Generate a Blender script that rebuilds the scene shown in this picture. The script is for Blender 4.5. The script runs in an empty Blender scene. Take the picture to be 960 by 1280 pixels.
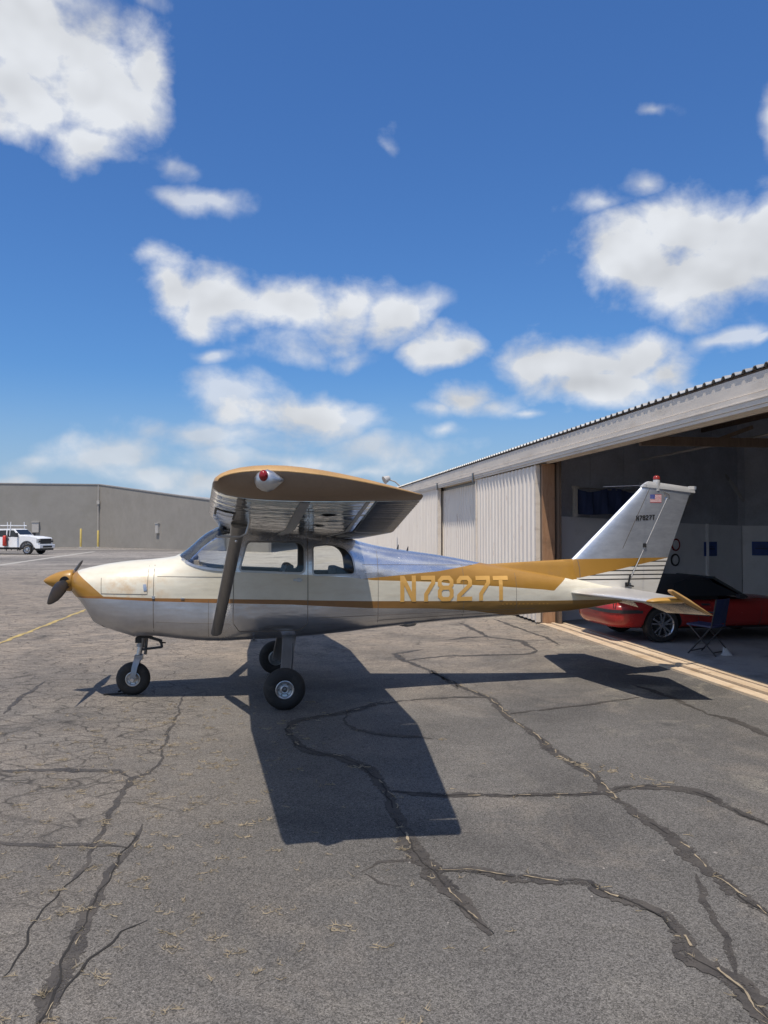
import bpy, bmesh, math, random
from mathutils import Vector, Matrix
R = math.radians
C = bpy.context.scene.collection
SC = bpy.context.scene
random.seed(7)

# ------------------------------------------------------------------ camera, sun, exposure
cam = bpy.data.cameras.new('camera'); cam_o = bpy.data.objects.new('camera', cam); C.objects.link(cam_o)
cam.sensor_fit = 'HORIZONTAL'; cam.sensor_width = 36.0; cam.lens = 36.0*1012.0/960.0
cam.clip_start = 0.05; cam.clip_end = 6000
cam_o.location = (2.2167, -9.7635, 1.8899)
cam_o.rotation_euler = (R(90)+0.0234, 0, -0.1745)
SC.camera = cam_o
SC.view_settings.view_transform = 'Standard'; SC.view_settings.look = 'None'
SC.view_settings.exposure = 0.0; SC.view_settings.gamma = 1.0
SUN_DIR = Vector((-0.1865, -0.3043, 1.0)).normalized()
sun = bpy.data.lights.new('sun', 'SUN'); sun_o = bpy.data.objects.new('sun', sun); C.objects.link(sun_o)
sun.energy = 4.5; sun.angle = R(0.53); sun.color = (1.0, 0.91, 0.79)
sun_o.rotation_euler = SUN_DIR.to_track_quat('Z', 'Y').to_euler(); sun_o.location = (0, 0, 60)

# ------------------------------------------------------------------ node helper
class NT:
    def __init__(s, tree): s.t = tree; s.n = tree.nodes; s.l = tree.links
    def new(s, typ, **kw):
        n = s.n.new(typ)
        for k, v in kw.items(): setattr(n, k, v)
        return n
    def put(s, sock, v):
        if v is None: return
        if isinstance(v, bpy.types.NodeSocket): s.l.new(v, sock)
        else:
            if hasattr(sock.default_value, '__len__') and not hasattr(v, '__len__'): v = [v]*len(sock.default_value)
            if hasattr(sock.default_value, '__len__') and len(sock.default_value) == 4 and len(v) == 3: v = tuple(v)+(1,)
            sock.default_value = v
    def m(s, op, a, b=None, c=None, clamp=False):
        n = s.new('ShaderNodeMath', operation=op, use_clamp=clamp)
        s.put(n.inputs[0], a); s.put(n.inputs[1], b); s.put(n.inputs[2], c)
        return n.outputs[0]
    def vm(s, op, a, b=None):
        n = s.new('ShaderNodeVectorMath', operation=op)
        s.put(n.inputs[0], a); s.put(n.inputs[1], b)
        return n.outputs['Value'] if op in ('LENGTH', 'DOT_PRODUCT', 'DISTANCE') else n.outputs[0]
    def xyz(s, v):
        n = s.new('ShaderNodeSeparateXYZ'); s.put(n.inputs[0], v); return n.outputs
    def comb(s, x, y, z=0.0):
        n = s.new('ShaderNodeCombineXYZ'); s.put(n.inputs[0], x); s.put(n.inputs[1], y); s.put(n.inputs[2], z); return n.outputs[0]
    def mix(s, f, a, b, mode='MIX'):
        n = s.new('ShaderNodeMix', data_type='RGBA', blend_type=mode)
        s.put(n.inputs[0], f); s.put(n.inputs[6], a); s.put(n.inputs[7], b); return n.outputs[2]
    def mixf(s, f, a, b):
        n = s.new('ShaderNodeMix', data_type='FLOAT')
        s.put(n.inputs[0], f); s.put(n.inputs[2], a); s.put(n.inputs[3], b); return n.outputs[0]
    def noise(s, v, scale, detail=4, rough=0.55, dist=0.0, dim='3D'):
        n = s.new('ShaderNodeTexNoise', noise_dimensions=dim)
        s.put(n.inputs['Vector'], v); n.inputs['Scale'].default_value = scale; n.inputs['Detail'].default_value = detail
        n.inputs['Roughness'].default_value = rough; n.inputs['Distortion'].default_value = dist
        return n.outputs
    def voro(s, v, scale, feature='F1', rnd=1.0):
        n = s.new('ShaderNodeTexVoronoi', feature=feature); s.put(n.inputs['Vector'], v); n.inputs['Scale'].default_value = scale
        n.inputs['Randomness'].default_value = rnd
        return n.outputs
    def mr(s, v, a, b, c=0.0, d=1.0, smooth=False):
        n = s.new('ShaderNodeMapRange'); n.clamp = True
        if smooth: n.interpolation_type = 'SMOOTHSTEP'
        s.put(n.inputs['Value'], v); s.put(n.inputs['From Min'], a); s.put(n.inputs['From Max'], b); s.put(n.inputs['To Min'], c); s.put(n.inputs['To Max'], d)
        return n.outputs[0]
    def curve(s, x, pts, xs, ys):
        n = s.new('ShaderNodeFloatCurve'); s.put(n.inputs['Value'], s.m('DIVIDE', x, xs))
        c = n.mapping.curves[0]
        while len(c.points) > 2: c.points.remove(c.points[-1])
        c.points[0].location = (pts[0][0]/xs, pts[0][1]/ys); c.points[1].location = (pts[-1][0]/xs, pts[-1][1]/ys)
        for p in pts[1:-1]: c.points.new(p[0]/xs, p[1]/ys)
        for p in c.points: p.handle_type = 'VECTOR'
        n.mapping.update()
        return s.m('MULTIPLY', n.outputs[0], ys)
    def bump(s, h, strength=0.3, dist=0.01, normal=None):
        n = s.new('ShaderNodeBump'); n.inputs['Strength'].default_value = strength; n.inputs['Distance'].default_value = dist
        s.put(n.inputs['Height'], h)
        if normal is not None: s.put(n.inputs['Normal'], normal)
        return n.outputs[0]

def new_mat(name):
    m = bpy.data.materials.new(name); m.use_nodes = True
    m.node_tree.nodes.clear()
    t = NT(m.node_tree); o = t.new('ShaderNodeOutputMaterial')
    return m, t, o
def principled(t, o, color, rough, metal=0.0, normal=None, spec=None):
    p = t.new('ShaderNodeBsdfPrincipled')
    t.put(p.inputs['Base Color'], color); t.put(p.inputs['Roughness'], rough); t.put(p.inputs['Metallic'], metal)
    if normal is not None: t.put(p.inputs['Normal'], normal)
    if spec is not None: t.put(p.inputs['Specular IOR Level'], spec)
    t.l.new(p.outputs[0], o.inputs[0]); return p
def objco(t): return t.new('ShaderNodeTexCoord').outputs['Object']
def simple(name, col, rough=0.6, metal=0.0, var=0.18, scale=3.0, grain=40.0, bump=0.0, dirt=None, stretch=None):
    """one surface with colour mottling, roughness variation and fine relief"""
    m, t, o = new_mat(name); co = objco(t)
    if stretch: co = t.vm('MULTIPLY', co, stretch)
    n1 = t.noise(co, scale, 5, 0.6)[0]; n2 = t.noise(co, grain, 3, 0.6)[0]
    f = t.m('ADD', t.m('MULTIPLY', n1, 0.7), t.m('MULTIPLY', n2, 0.3))
    k = t.mr(f, 0.3, 0.7, 1-var, 1+var)
    c = t.mix(1.0, (col[0], col[1], col[2], 1), t.comb(k, k, k), 'MULTIPLY')
    if dirt:
        df = t.mr(t.noise(co, scale*1.7, 6, 0.65)[0], 0.52, 0.72, 0, dirt[3])
        c = t.mix(df, c, (dirt[0], dirt[1], dirt[2], 1))
    r = t.mr(n1, 0.3, 0.7, max(0.02, rough-0.08), min(1, rough+0.08))
    nrm = t.bump(n2, bump, 0.01) if bump else None
    principled(t, o, c, r, metal, nrm)
    return m

# ------------------------------------------------------------------ world: Nishita sky and clouds placed by azimuth / elevation
CLOUDS = [(-0.2491,0.5073,0.0708,0.0494,1),(-0.1714,0.4916,0.0842,0.0592,1),(-0.1173,0.5102,0.0459,0.0443,1),(-0.1841,0.4365,0.057,0.031,1),(-0.27,0.5207,0.0572,0.0482,1),(-0.261,0.4654,0.0453,0.0402,1),(-0.2157,0.5484,0.0772,0.0205,0.9),(-0.104,0.5638,0.0278,0.0126,0.5),(-0.0842,0.4248,0.0355,0.0194,0.5),(-0.0463,0.3835,0.038,0.0144,0.75),(-0.0768,0.2891,0.0514,0.0321,1),(-0.0219,0.2771,0.067,0.0363,1),(0.0411,0.2707,0.0684,0.0414,1),(0.1149,0.2624,0.0693,0.041,1),(0.1745,0.2591,0.0497,0.0318,1),(0.2093,0.2701,0.0278,0.0186,0.8),(0.0441,0.2224,0.0371,0.0207,0.9),(0.1298,0.2183,0.0496,0.0133,0.4),(-0.0263,0.2143,0.0286,0.0112,0.4),(0.2538,0.2226,0.0375,0.0208,1),(0.483,0.3108,0.0723,0.0502,1),(0.5364,0.3308,0.0697,0.0554,1),(0.6,0.3063,0.0661,0.0548,1),(0.5533,0.2779,0.1116,0.0361,1),(0.6248,0.3315,0.0485,0.0485,1),(0.4537,0.3003,0.0414,0.0334,1),(0.4836,0.3926,0.0272,0.018,0.55),(0.4329,0.3728,0.0419,0.0152,0.5),(0.3609,0.2055,0.0527,0.0357,1),(0.4178,0.1984,0.0654,0.0409,1),(0.4822,0.2067,0.0595,0.0419,1),(0.5265,0.1893,0.0437,0.0289,1),(0.4546,0.1715,0.0916,0.0242,1),(0.574,0.2211,0.0421,0.0114,0.6),(0.6032,0.2167,0.0164,0.0069,0.5),(0.2929,0.1578,0.0489,0.026,1),(0.2536,0.1468,0.0473,0.0155,0.8),(0.3318,0.1474,0.0367,0.0183,0.9),(0.2457,0.1128,0.0394,0.0098,0.55),(0.3797,0.1385,0.0285,0.0095,0.4),(-0.0118,0.1629,0.0623,0.0276,0.9),(0.0463,0.1432,0.0829,0.0367,1),(0.12,0.1344,0.0514,0.0195,0.9),(-0.0115,0.1121,0.1148,0.0231,0.85),(0.0368,0.0896,0.1554,0.0214,0.8),(-0.0495,0.1141,0.0565,0.021,0.8),(0.1053,0.0952,0.0936,0.0167,0.7),(-0.1502,0.0811,0.0845,0.0205,0.7),(-0.2237,0.0744,0.0505,0.0145,0.5),(-0.0912,0.0636,0.0507,0.0152,0.7),(-0.0113,0.0599,0.086,0.0175,0.7),(0.1646,0.0777,0.0594,0.0118,0.5),(-0.2526,0.0573,0.0492,0.0108,0.5),(0.6202,0.4263,0.0138,0.0347,0.9),(0.1745,0.4582,0.02,0.0179,0.4),(0.5112,0.4628,0.0267,0.0092,0.5)]
def make_world():
    w = bpy.data.worlds.new('World'); SC.world = w; w.use_nodes = True
    w.node_tree.nodes.clear(); t = NT(w.node_tree); out = t.new('ShaderNodeOutputWorld')
    sky = t.new('ShaderNodeTexSky', sky_type='NISHITA'); sky.sun_disc = False
    sky.sun_elevation = math.asin(SUN_DIR.z); sky.sun_rotation = math.atan2(SUN_DIR.x, SUN_DIR.y)
    sky.altitude = 100; sky.air_density = 1.25; sky.dust_density = 0.7; sky.ozone_density = 1.0
    d = t.new('ShaderNodeTexCoord').outputs['Generated']
    x, y, z = t.xyz(d)
    az = t.m('ARCTAN2', x, y); el = t.m('ARCSINE', z)
    pn = t.comb(az, t.m('MULTIPLY', el, 1.35))
    warp = t.vm('MULTIPLY', t.vm('SUBTRACT', t.noise(pn, 7.0, 2, 0.5, 0.0, '2D')[1], (0.5, 0.5, 0.5)), (0.10, 0.065, 0))
    p = t.vm('ADD', t.comb(az, el), warp)
    n1 = t.noise(pn, 11.0, 9, 0.57, 0.12, '2D')[0]
    n3 = t.noise(pn, 8.0, 3, 0.45, 0.0, '2D')[0]
    n2 = t.noise(t.vm('ADD', pn, (0.015, -0.035, 0)), 8.0, 3, 0.45, 0.0, '2D')[0]
    rnd = random.Random(3); extra = []
    for i in range(20):                       # unseen clouds all round, added and enlarged to whiten the blue ambient light
        a = rnd.uniform(0.75, 2*math.pi-0.75); a = a if a < math.pi else a-2*math.pi
        e = rnd.uniform(0.06, 1.0); s = rnd.uniform(0.10, 0.26)
        extra += [(a, e, s*1.5/max(0.45, math.cos(e)), s*0.62, 1)]
    def lobes(sel, grow):
        best = None
        for (ca, ce, ra, re, k) in sel:
            n = t.new('ShaderNodeVectorMath', operation='MULTIPLY_ADD'); ra, re = ra*grow, re*grow
            t.put(n.inputs[0], p); n.inputs[1].default_value = (1/ra, 1/re, 0); n.inputs[2].default_value = (-ca/ra, -ce/re, 0)
            v = t.vm('LENGTH', n.outputs[0])
            if k < 0.7: v = t.m('ADD', v, 0.35*(1-k))
            best = v if best is None else t.m('MINIMUM', best, v)
        return t.m('MULTIPLY_ADD', best, -0.9, 0.92)
    detail = t.m('MULTIPLY', t.m('SUBTRACT', n1, 0.5), 2.1)
    best = lobes([c for c in CLOUDS + extra if c[4] >= 1], 1.10)
    thin = lobes([c for c in CLOUDS if c[4] < 1], 1.14)
    a = t.m('POWER', t.mr(t.m('ADD', best, t.m('MULTIPLY', detail, 0.74)), -0.10, 0.52, 0, 0.975), 1.4)
    a2 = t.m('POWER', t.mr(t.m('ADD', thin, detail), -0.15, 0.75, 0, 0.80), 1.5)
    a = t.m('MAXIMUM', a, a2)
    lit = t.m('MULTIPLY', t.m('SUBTRACT', n3, n2), 0.6)       # thicker below, lit from above
    thick = t.mr(best, 0.35, 0.95, 0.0, 1.0)
    s = t.m('ADD', t.m('SUBTRACT', 0.86, t.m('MULTIPLY', thick, 0.07)), lit)
    s = t.m('ADD', s, t.mr(el, 0.0, 0.2, -0.08, 0.0))
    s = t.m('MINIMUM', t.m('MAXIMUM', s, 0.58), 0.90)
    cc = t.comb(t.m('MULTIPLY', s, 0.925), t.m('MULTIPLY', s, 0.955), t.m('MULTIPLY', s, 1.0))
    tint = t.mix(1.0, sky.outputs[0], SKY_TINT, 'MULTIPLY')
    tint = t.mix(t.mr(el, -0.02, 0.20, 0.85, 0.0, True), tint, tuple(c/SKY_STRENGTH for c in (0.40, 0.53, 0.72))+(1,))      # pale air above the horizon
    b1 = t.new('ShaderNodeBackground'); t.put(b1.inputs[0], tint); b1.inputs[1].default_value = SKY_STRENGTH
    b2 = t.new('ShaderNodeBackground'); t.put(b2.inputs[0], cc); b2.inputs[1].default_value = CLOUD_STRENGTH
    mx = t.new('ShaderNodeMixShader'); t.put(mx.inputs[0], a); t.l.new(b1.outputs[0], mx.inputs[1]); t.l.new(b2.outputs[0], mx.inputs[2])
    t.l.new(mx.outputs[0], out.inputs[0])
SKY_TINT = (0.45, 0.80, 1.32, 1); SKY_STRENGTH = 0.092; CLOUD_STRENGTH = 0.96
make_world()

SEALS = [[(1.59,-0.1,0.034),(1.57,-0.41,0.033),(1.57,-1.55,0.033),(1.54,-2.44,0.032),(1.59,-2.94,0.036),(1.51,-3.19,0.077),(1.4,-3.27,0.067),(1.38,-3.56,0.046),(1.36,-3.79,0.043),(1.38,-4.19,0.043),(1.35,-4.54,0.045),(1.35,-4.86,0.046),(1.31,-5.16,0.049)],[(1.59,-4.3,0.022),(1.59,-4.58,0.043),(1.53,-4.99,0.063),(1.5,-5.24,0.076),(1.47,-5.55,0.083),(1.47,-5.86,0.087),(1.48,-6.16,0.093),(1.47,-6.41,0.101),(1.47,-6.53,0.107)],[(0.29,-2.89,0.085),(0.82,-2.98,0.085),(1.25,-3.08,0.074),(1.4,-3.27,0.045)],[(0.73,-4.47,0.06),(1.08,-4.57,0.052),(1.39,-4.65,0.043),(1.58,-4.7,0.035)],[(4.77,0.98,0.085),(4.84,-0.18,0.107),(5.0,-0.88,0.104),(4.9,-1.68,0.088),(4.9,-2.52,0.098),(4.86,-3.28,0.104),(4.9,-3.74,0.104),(4.84,-4.17,0.096),(4.83,-4.49,0.112),(4.83,-4.88,0.111),(4.82,-5.24,0.105),(4.78,-5.63,0.103),(4.78,-5.86,0.111),(4.78,-6.21,0.11)],[(3.3,-3.95,0.107),(3.68,-4.09,0.107),(4.07,-4.18,0.108),(4.5,-4.24,0.107),(4.81,-4.22,0.1),(5.06,-4.15,0.11),(5.3,-4.2,0.131),(5.46,-4.35,0.113),(5.52,-4.64,0.087),(5.53,-4.85,0.082),(5.57,-5.12,0.082)],[(3.78,-0.89,0.155),(3.32,-1.33,0.199),(3.02,-1.46,0.251),(2.76,-1.66,0.183),(2.66,-1.97,0.083),(2.7,-2.56,0.116),(2.82,-2.79,0.245),(3.07,-3.01,0.244),(3.19,-3.33,0.16),(3.25,-3.76,0.132),(3.27,-4.13,0.114),(3.22,-4.66,0.108),(3.22,-5.05,0.122),(3.28,-5.32,0.131),(3.31,-5.61,0.122),(3.34,-5.9,0.122),(3.37,-6.08,0.127)],[(3.32,-1.33,0.047),(3.24,-1.68,0.038),(3.28,-2.08,0.063),(3.43,-2.26,0.092),(3.53,-2.34,0.095),(3.94,-2.53,0.084)],[(3.29,-5.35,0.082),(3.45,-5.35,0.106),(3.64,-5.46,0.121),(3.84,-5.54,0.14),(4.05,-5.64,0.151),(4.09,-5.79,0.144),(4.21,-5.92,0.161),(4.26,-6.06,0.131),(4.24,-6.24,0.106),(4.2,-6.41,0.127),(4.25,-6.55,0.157),(4.27,-6.68,0.133),(4.23,-6.82,0.118),(4.21,-6.97,0.126)],[(4.7,-5.62,0.035),(4.58,-5.88,0.039),(4.45,-6.2,0.043),(4.34,-6.52,0.046),(4.29,-6.68,0.048)],[(6.66,6.5,0.114),(6.62,5.14,0.103),(6.55,4.2,0.179),(6.95,3.6,0.171),(6.83,2.48,0.051),(6.54,2.11,0.249),(5.27,2.17,0.267),(4.56,1.84,0.264),(4.55,2.54,0.101),(5.09,2.88,0.252)],[(7.56,6.95,0.097),(7.53,5.1,0.089),(7.54,3.92,0.076),(7.44,3.01,0.059)],[(5.75,3.91,0.143),(6.15,4.16,0.22),(6.55,4.2,0.304)],[(4.55,2.54,0.061),(4.56,1.84,0.085),(4.74,0.98,0.087),(4.8,-0.33,0.072)],[(6.95,-2.08,0.134),(7.06,-2.32,0.106),(7.03,-2.96,0.082),(6.95,-3.39,0.074)],[(6.95,-0.45,0.093),(7.04,-1.24,0.087),(6.95,-2.08,0.076)],[(3.19,-1.42,0.056),(3.96,-0.87,0.07),(4.53,-0.8,0.086),(5.0,-0.88,0.088)],[(4.93,-1.72,0.061),(5.58,-1.53,0.062),(6.23,-1.32,0.064),(6.68,-1.18,0.066)],[(2.87,-5.28,0.036),(2.98,-5.16,0.049),(3.17,-5.16,0.054),(3.29,-5.35,0.041)],[(2.89,-5.31,0.037),(2.96,-5.43,0.032),(3.05,-5.51,0.025)],[(-0.21,-0.82,0.064),(-0.23,0.13,0.059),(-0.21,1.03,0.051)],[(1.23,-6.06,0.012),(1.24,-5.63,0.012),(1.29,-5.25,0.014),(1.41,-4.91,0.015)],[(1.49,-6.29,0.012),(1.56,-5.98,0.013),(1.66,-5.74,0.015),(1.78,-5.65,0.015)]]
# ------------------------------------------------------------------ mesh helper
class MB:
    def __init__(s): s.V = []; s.F = []; s.M = []
    def add(s, vs, fs, m=0):
        b = len(s.V); s.V += [tuple(v) for v in vs]
        for f in fs: s.F.append(tuple(i+b for i in f)); s.M.append(m)
        return s
    def box(s, x0, x1, y0, y1, z0, z1, m=0, mat=None):
        vs = [Vector((x, y, z)) for x in (x0, x1) for y in (y0, y1) for z in (z0, z1)]
        if mat: vs = [mat @ v for v in vs]
        return s.add(vs, [(0, 1, 3, 2), (4, 6, 7, 5), (0, 4, 5, 1), (2, 3, 7, 6), (0, 2, 6, 4), (1, 5, 7, 3)], m)
    def bar(s, a, b, w, h, m=0, up=(0, 0, 1)):
        a = Vector(a); b = Vector(b); d = (b-a).normalized(); u = Vector(up)
        if abs(d.dot(u)) > 0.98: u = Vector((1, 0, 0))
        x = d.cross(u).normalized(); z = x.cross(d)
        vs = [p + x*sx*w/2 + z*sz*h/2 for p in (a, b) for sx, sz in ((-1, -1), (1, -1), (1, 1), (-1, 1))]
        return s.add(vs, [(3, 2, 1, 0), (4, 5, 6, 7), (0, 1, 5, 4), (1, 2, 6, 5), (2, 3, 7, 6), (3, 0, 4, 7)], m)
    def loft(s, rings, m=0, c0=True, c1=True, closed=True):
        n = len(rings[0]); vs = [v for r in rings for v in r]; fs = []
        for i in range(len(rings)-1):
            for j in range(n if closed else n-1):
                k = (j+1) % n; fs.append((i*n+j, i*n+k, (i+1)*n+k, (i+1)*n+j))
        if c0: fs.append(tuple(range(n-1, -1, -1)))
        if c1: fs.append(tuple((len(rings)-1)*n+j for j in range(n)))
        return s.add(vs, fs, m)
    def tube(s, pts, r, n=10, m=0, caps=True):
        pts = [Vector(p) for p in pts]; rs = r if isinstance(r, (list, tuple)) else [r]*len(pts)
        rings = []; px = None
        for i, p in enumerate(pts):
            d = (pts[min(i+1, len(pts)-1)] - pts[max(i-1, 0)]).normalized()
            if px is None:
                u = Vector((0, 0, 1)) if abs(d.z) < 0.9 else Vector((1, 0, 0)); px = d.cross(u).normalized()
            else: px = (px - d*px.dot(d)).normalized()
            py = d.cross(px)
            rings.append([p + (px*math.cos(2*math.pi*j/n) + py*math.sin(2*math.pi*j/n))*rs[i] for j in range(n)])
        return s.loft(rings, m, caps, caps)
    def lathe(s, prof, o, axis, n=32, m=0, caps=False):
        o = Vector(o); a = Vector(axis).normalized(); u = Vector((0, 0, 1)) if abs(a.z) < 0.9 else Vector((1, 0, 0))
        x = a.cross(u).normalized(); y = a.cross(x)
        rings = [[o + a*h + (x*math.cos(2*math.pi*j/n) + y*math.sin(2*math.pi*j/n))*r for j in range(n)] for r, h in prof]
        return s.loft(rings, m, caps, caps)
    def prism(s, poly, axis, lo, hi, m=0):
        """poly in the two other axes (order x,y,z kept), extruded along axis"""
        def P(a, b, h): return {'x': (h, a, b), 'y': (a, h, b), 'z': (a, b, h)}[axis]
        n = len(poly)
        return s.loft([[P(a, b, lo) for a, b in poly], [P(a, b, hi) for a, b in poly]], m)
    def build(s, name, mats, parent=None, smooth=None, keep=False):
        me = bpy.data.meshes.new(name); me.from_pydata(s.V, [], s.F)
        for mt in (mats if isinstance(mats, (list, tuple)) else [mats]): me.materials.append(mt)
        me.polygons.foreach_set('material_index', s.M)
        bm = bmesh.new(); bm.from_mesh(me); bmesh.ops.recalc_face_normals(bm, faces=bm.faces); bm.to_mesh(me); bm.free()
        o = bpy.data.objects.new(name, me); C.objects.link(o)
        finish(o, parent, smooth, keep); return o
def _each(s, name, mats, parent=None, smooth=None, keep=False):
    """one object for each connected piece"""
    r = list(range(len(s.V)))
    def find(a):
        while r[a] != a: r[a] = r[r[a]]; a = r[a]
        return a
    for f in s.F:
        for i in f[1:]: r[find(i)] = find(f[0])
    grp = {}
    for f, m in zip(s.F, s.M): grp.setdefault(find(f[0]), []).append((f, m))
    out = []
    for fs in grp.values():
        ids = sorted({i for f, _ in fs for i in f}); mp = {i: k for k, i in enumerate(ids)}; mb = MB()
        mb.V = [s.V[i] for i in ids]; mb.F = [tuple(mp[i] for i in f) for f, _ in fs]; mb.M = [m for _, m in fs]
        out.append(mb.build(name, mats, parent, smooth, keep))
    return out
MB.build_each = _each
def finish(o, parent=None, smooth=None, keep=False):
    if smooth is not None:
        o.data.polygons.foreach_set('use_smooth', [True]*len(o.data.polygons))
        o.data.set_sharp_from_angle(angle=R(smooth))
    if parent is not None:
        o.parent = parent
        if keep: o.matrix_parent_inverse = world_of(parent).inverted()
def world_of(o):
    m = Matrix.LocRotScale(o.location, o.rotation_euler, o.scale)
    return (world_of(o.parent) @ o.matrix_parent_inverse @ m) if o.parent else m
def thing(name, label, cat, loc=(0, 0, 0), rz=0.0, group=None):
    o = bpy.data.objects.new(name, None); C.objects.link(o); o.empty_display_size = 0.3
    o.location = loc; o.rotation_euler = (0, 0, rz); tag(o, label, cat, group); return o
def tag(o, label, cat, group=None):
    o['label'] = label; o['category'] = cat
    if group: o['group'] = group
    return o
def copy_tree(o, parent=None):
    c = o.copy(); C.objects.link(c)
    if parent: c.parent = parent
    for ch in list(o.children): copy_tree(ch, c)
    return c
def evaluated(o):
    dg = bpy.context.evaluated_depsgraph_get(); dg.update()
    return bpy.data.meshes.new_from_object(o.evaluated_get(dg))
def boolean(o, cutter, op):
    md = o.modifiers.new('b', 'BOOLEAN'); md.operation = op; md.solver = 'EXACT'; md.object = cutter
    me = evaluated(o); o.modifiers.clear(); old = o.data; o.data = me; bpy.data.meshes.remove(old)
def drop(o):
    me = o.data; bpy.data.objects.remove(o); bpy.data.meshes.remove(me)
def pchip(xs, ys):
    n = len(xs); h = [xs[i+1]-xs[i] for i in range(n-1)]; d = [(ys[i+1]-ys[i])/h[i] for i in range(n-1)]
    m = [d[0]] + [0 if d[i-1]*d[i] <= 0 else (h[i-1]+h[i])*3/((2*h[i]+h[i-1])/d[i-1]+(h[i]+2*h[i-1])/d[i]) for i in range(1, n-1)] + [d[-1]]
    def f(x):
        if x <= xs[0]: return ys[0]
        if x >= xs[-1]: return ys[-1]
        i = 0
        while x > xs[i+1]: i += 1
        t = (x-xs[i])/h[i]; t2 = t*t; t3 = t2*t
        return (2*t3-3*t2+1)*ys[i]+(t3-2*t2+t)*h[i]*m[i]+(-2*t3+3*t2)*ys[i+1]+(t3-t2)*h[i]*m[i+1]
    return f
def lerp(a, b, t): return a+(b-a)*t
def rounded(poly, r, k=5):
    out = []; n = len(poly)
    rr = r if isinstance(r, (list, tuple)) else [r]*n
    for i in range(n):
        p = Vector(poly[i]); a = Vector(poly[i-1])-p; b = Vector(poly[(i+1) % n])-p
        q = min(rr[i], a.length*0.49, b.length*0.49); s = p+a.normalized()*q; e = p+b.normalized()*q
        for j in range(k+1):
            t = j/k; out.append(tuple(s*(1-t)**2 + p*2*t*(1-t) + e*t*t))
    return out
def strip_poly(pts, th, closed=False):
    """2D mitred stroke: list of (left, right) pairs"""
    n = len(pts); P = [Vector(p) for p in pts]; out = []
    for i in range(n):
        if closed: d0 = (P[i]-P[i-1]).normalized(); d1 = (P[(i+1) % n]-P[i]).normalized()
        else:
            d0 = (P[i]-P[i-1]).normalized() if i else (P[1]-P[0]).normalized()
            d1 = (P[i+1]-P[i]).normalized() if i < n-1 else d0
        n0 = Vector((-d0.y, d0.x)); n1 = Vector((-d1.y, d1.x)); b = (n0+n1); b = b.normalized() if b.length > 1e-6 else n0
        k = th/2/max(0.45, b.dot(n0)); out.append((P[i]+b*k, P[i]-b*k))
    if closed: out.append(out[0])
    return out
GLYPH = {   # block capitals with cut corners, in a unit box
    'N': [([(0.13, 0), (0.13, 1)], 0), ([(0.87, 0), (0.87, 1)], 0), ([(0.16, 0.94), (0.84, 0.06)], 0)],
    '7': [([(0, 0.915), (0.88, 0.915), (0.88, 0.72), (0.36, 0.28), (0.36, 0)], 0)],
    '8': [([(0.3, 0.915), (0.72, 0.915), (0.87, 0.8), (0.87, 0.64), (0.74, 0.53), (0.28, 0.53), (0.13, 0.64), (0.13, 0.8)], 1),
          ([(0.28, 0.53), (0.74, 0.53), (0.87, 0.41), (0.87, 0.2), (0.72, 0.085), (0.3, 0.085), (0.13, 0.2), (0.13, 0.41)], 1)],
    '2': [([(0.12, 0.7), (0.12, 0.81), (0.28, 0.915), (0.72, 0.915), (0.87, 0.8), (0.87, 0.64), (0.15, 0.22), (0.13, 0.085), (1.0, 0.085)], 0)],
    'T': [([(0, 0.915), (1, 0.915)], 0), ([(0.5, 0.87), (0.5, 0)], 0)]}
def glyph(mb, ch, x0, x1, z0, z1, th, fn, slope=0.0, m=0):
    sx = x1-x0; sz = z1-z0; lay = 0
    for pts, closed in GLYPH[ch]:
        P = [(x0+a*sx, z0+th*0.5+(b-0.085)/0.83*(sz-th) if 0.01 < b < 0.99 else z0+b*sz) for a, b in pts]
        pr = strip_poly(P, th, bool(closed)); lay += 1
        for i in range(len(pr)-1):
            (a, b), (c, d) = pr[i], pr[i+1]; k = 4
            for j in range(k):
                q = [lerp(a, c, j/k), lerp(b, d, j/k), lerp(b, d, (j+1)/k), lerp(a, c, (j+1)/k)]
                mb.add([fn(v.x, v.y+slope*(v.x), 0.0003*lay) for v in q], [(0, 1, 2, 3)], m)
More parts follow.
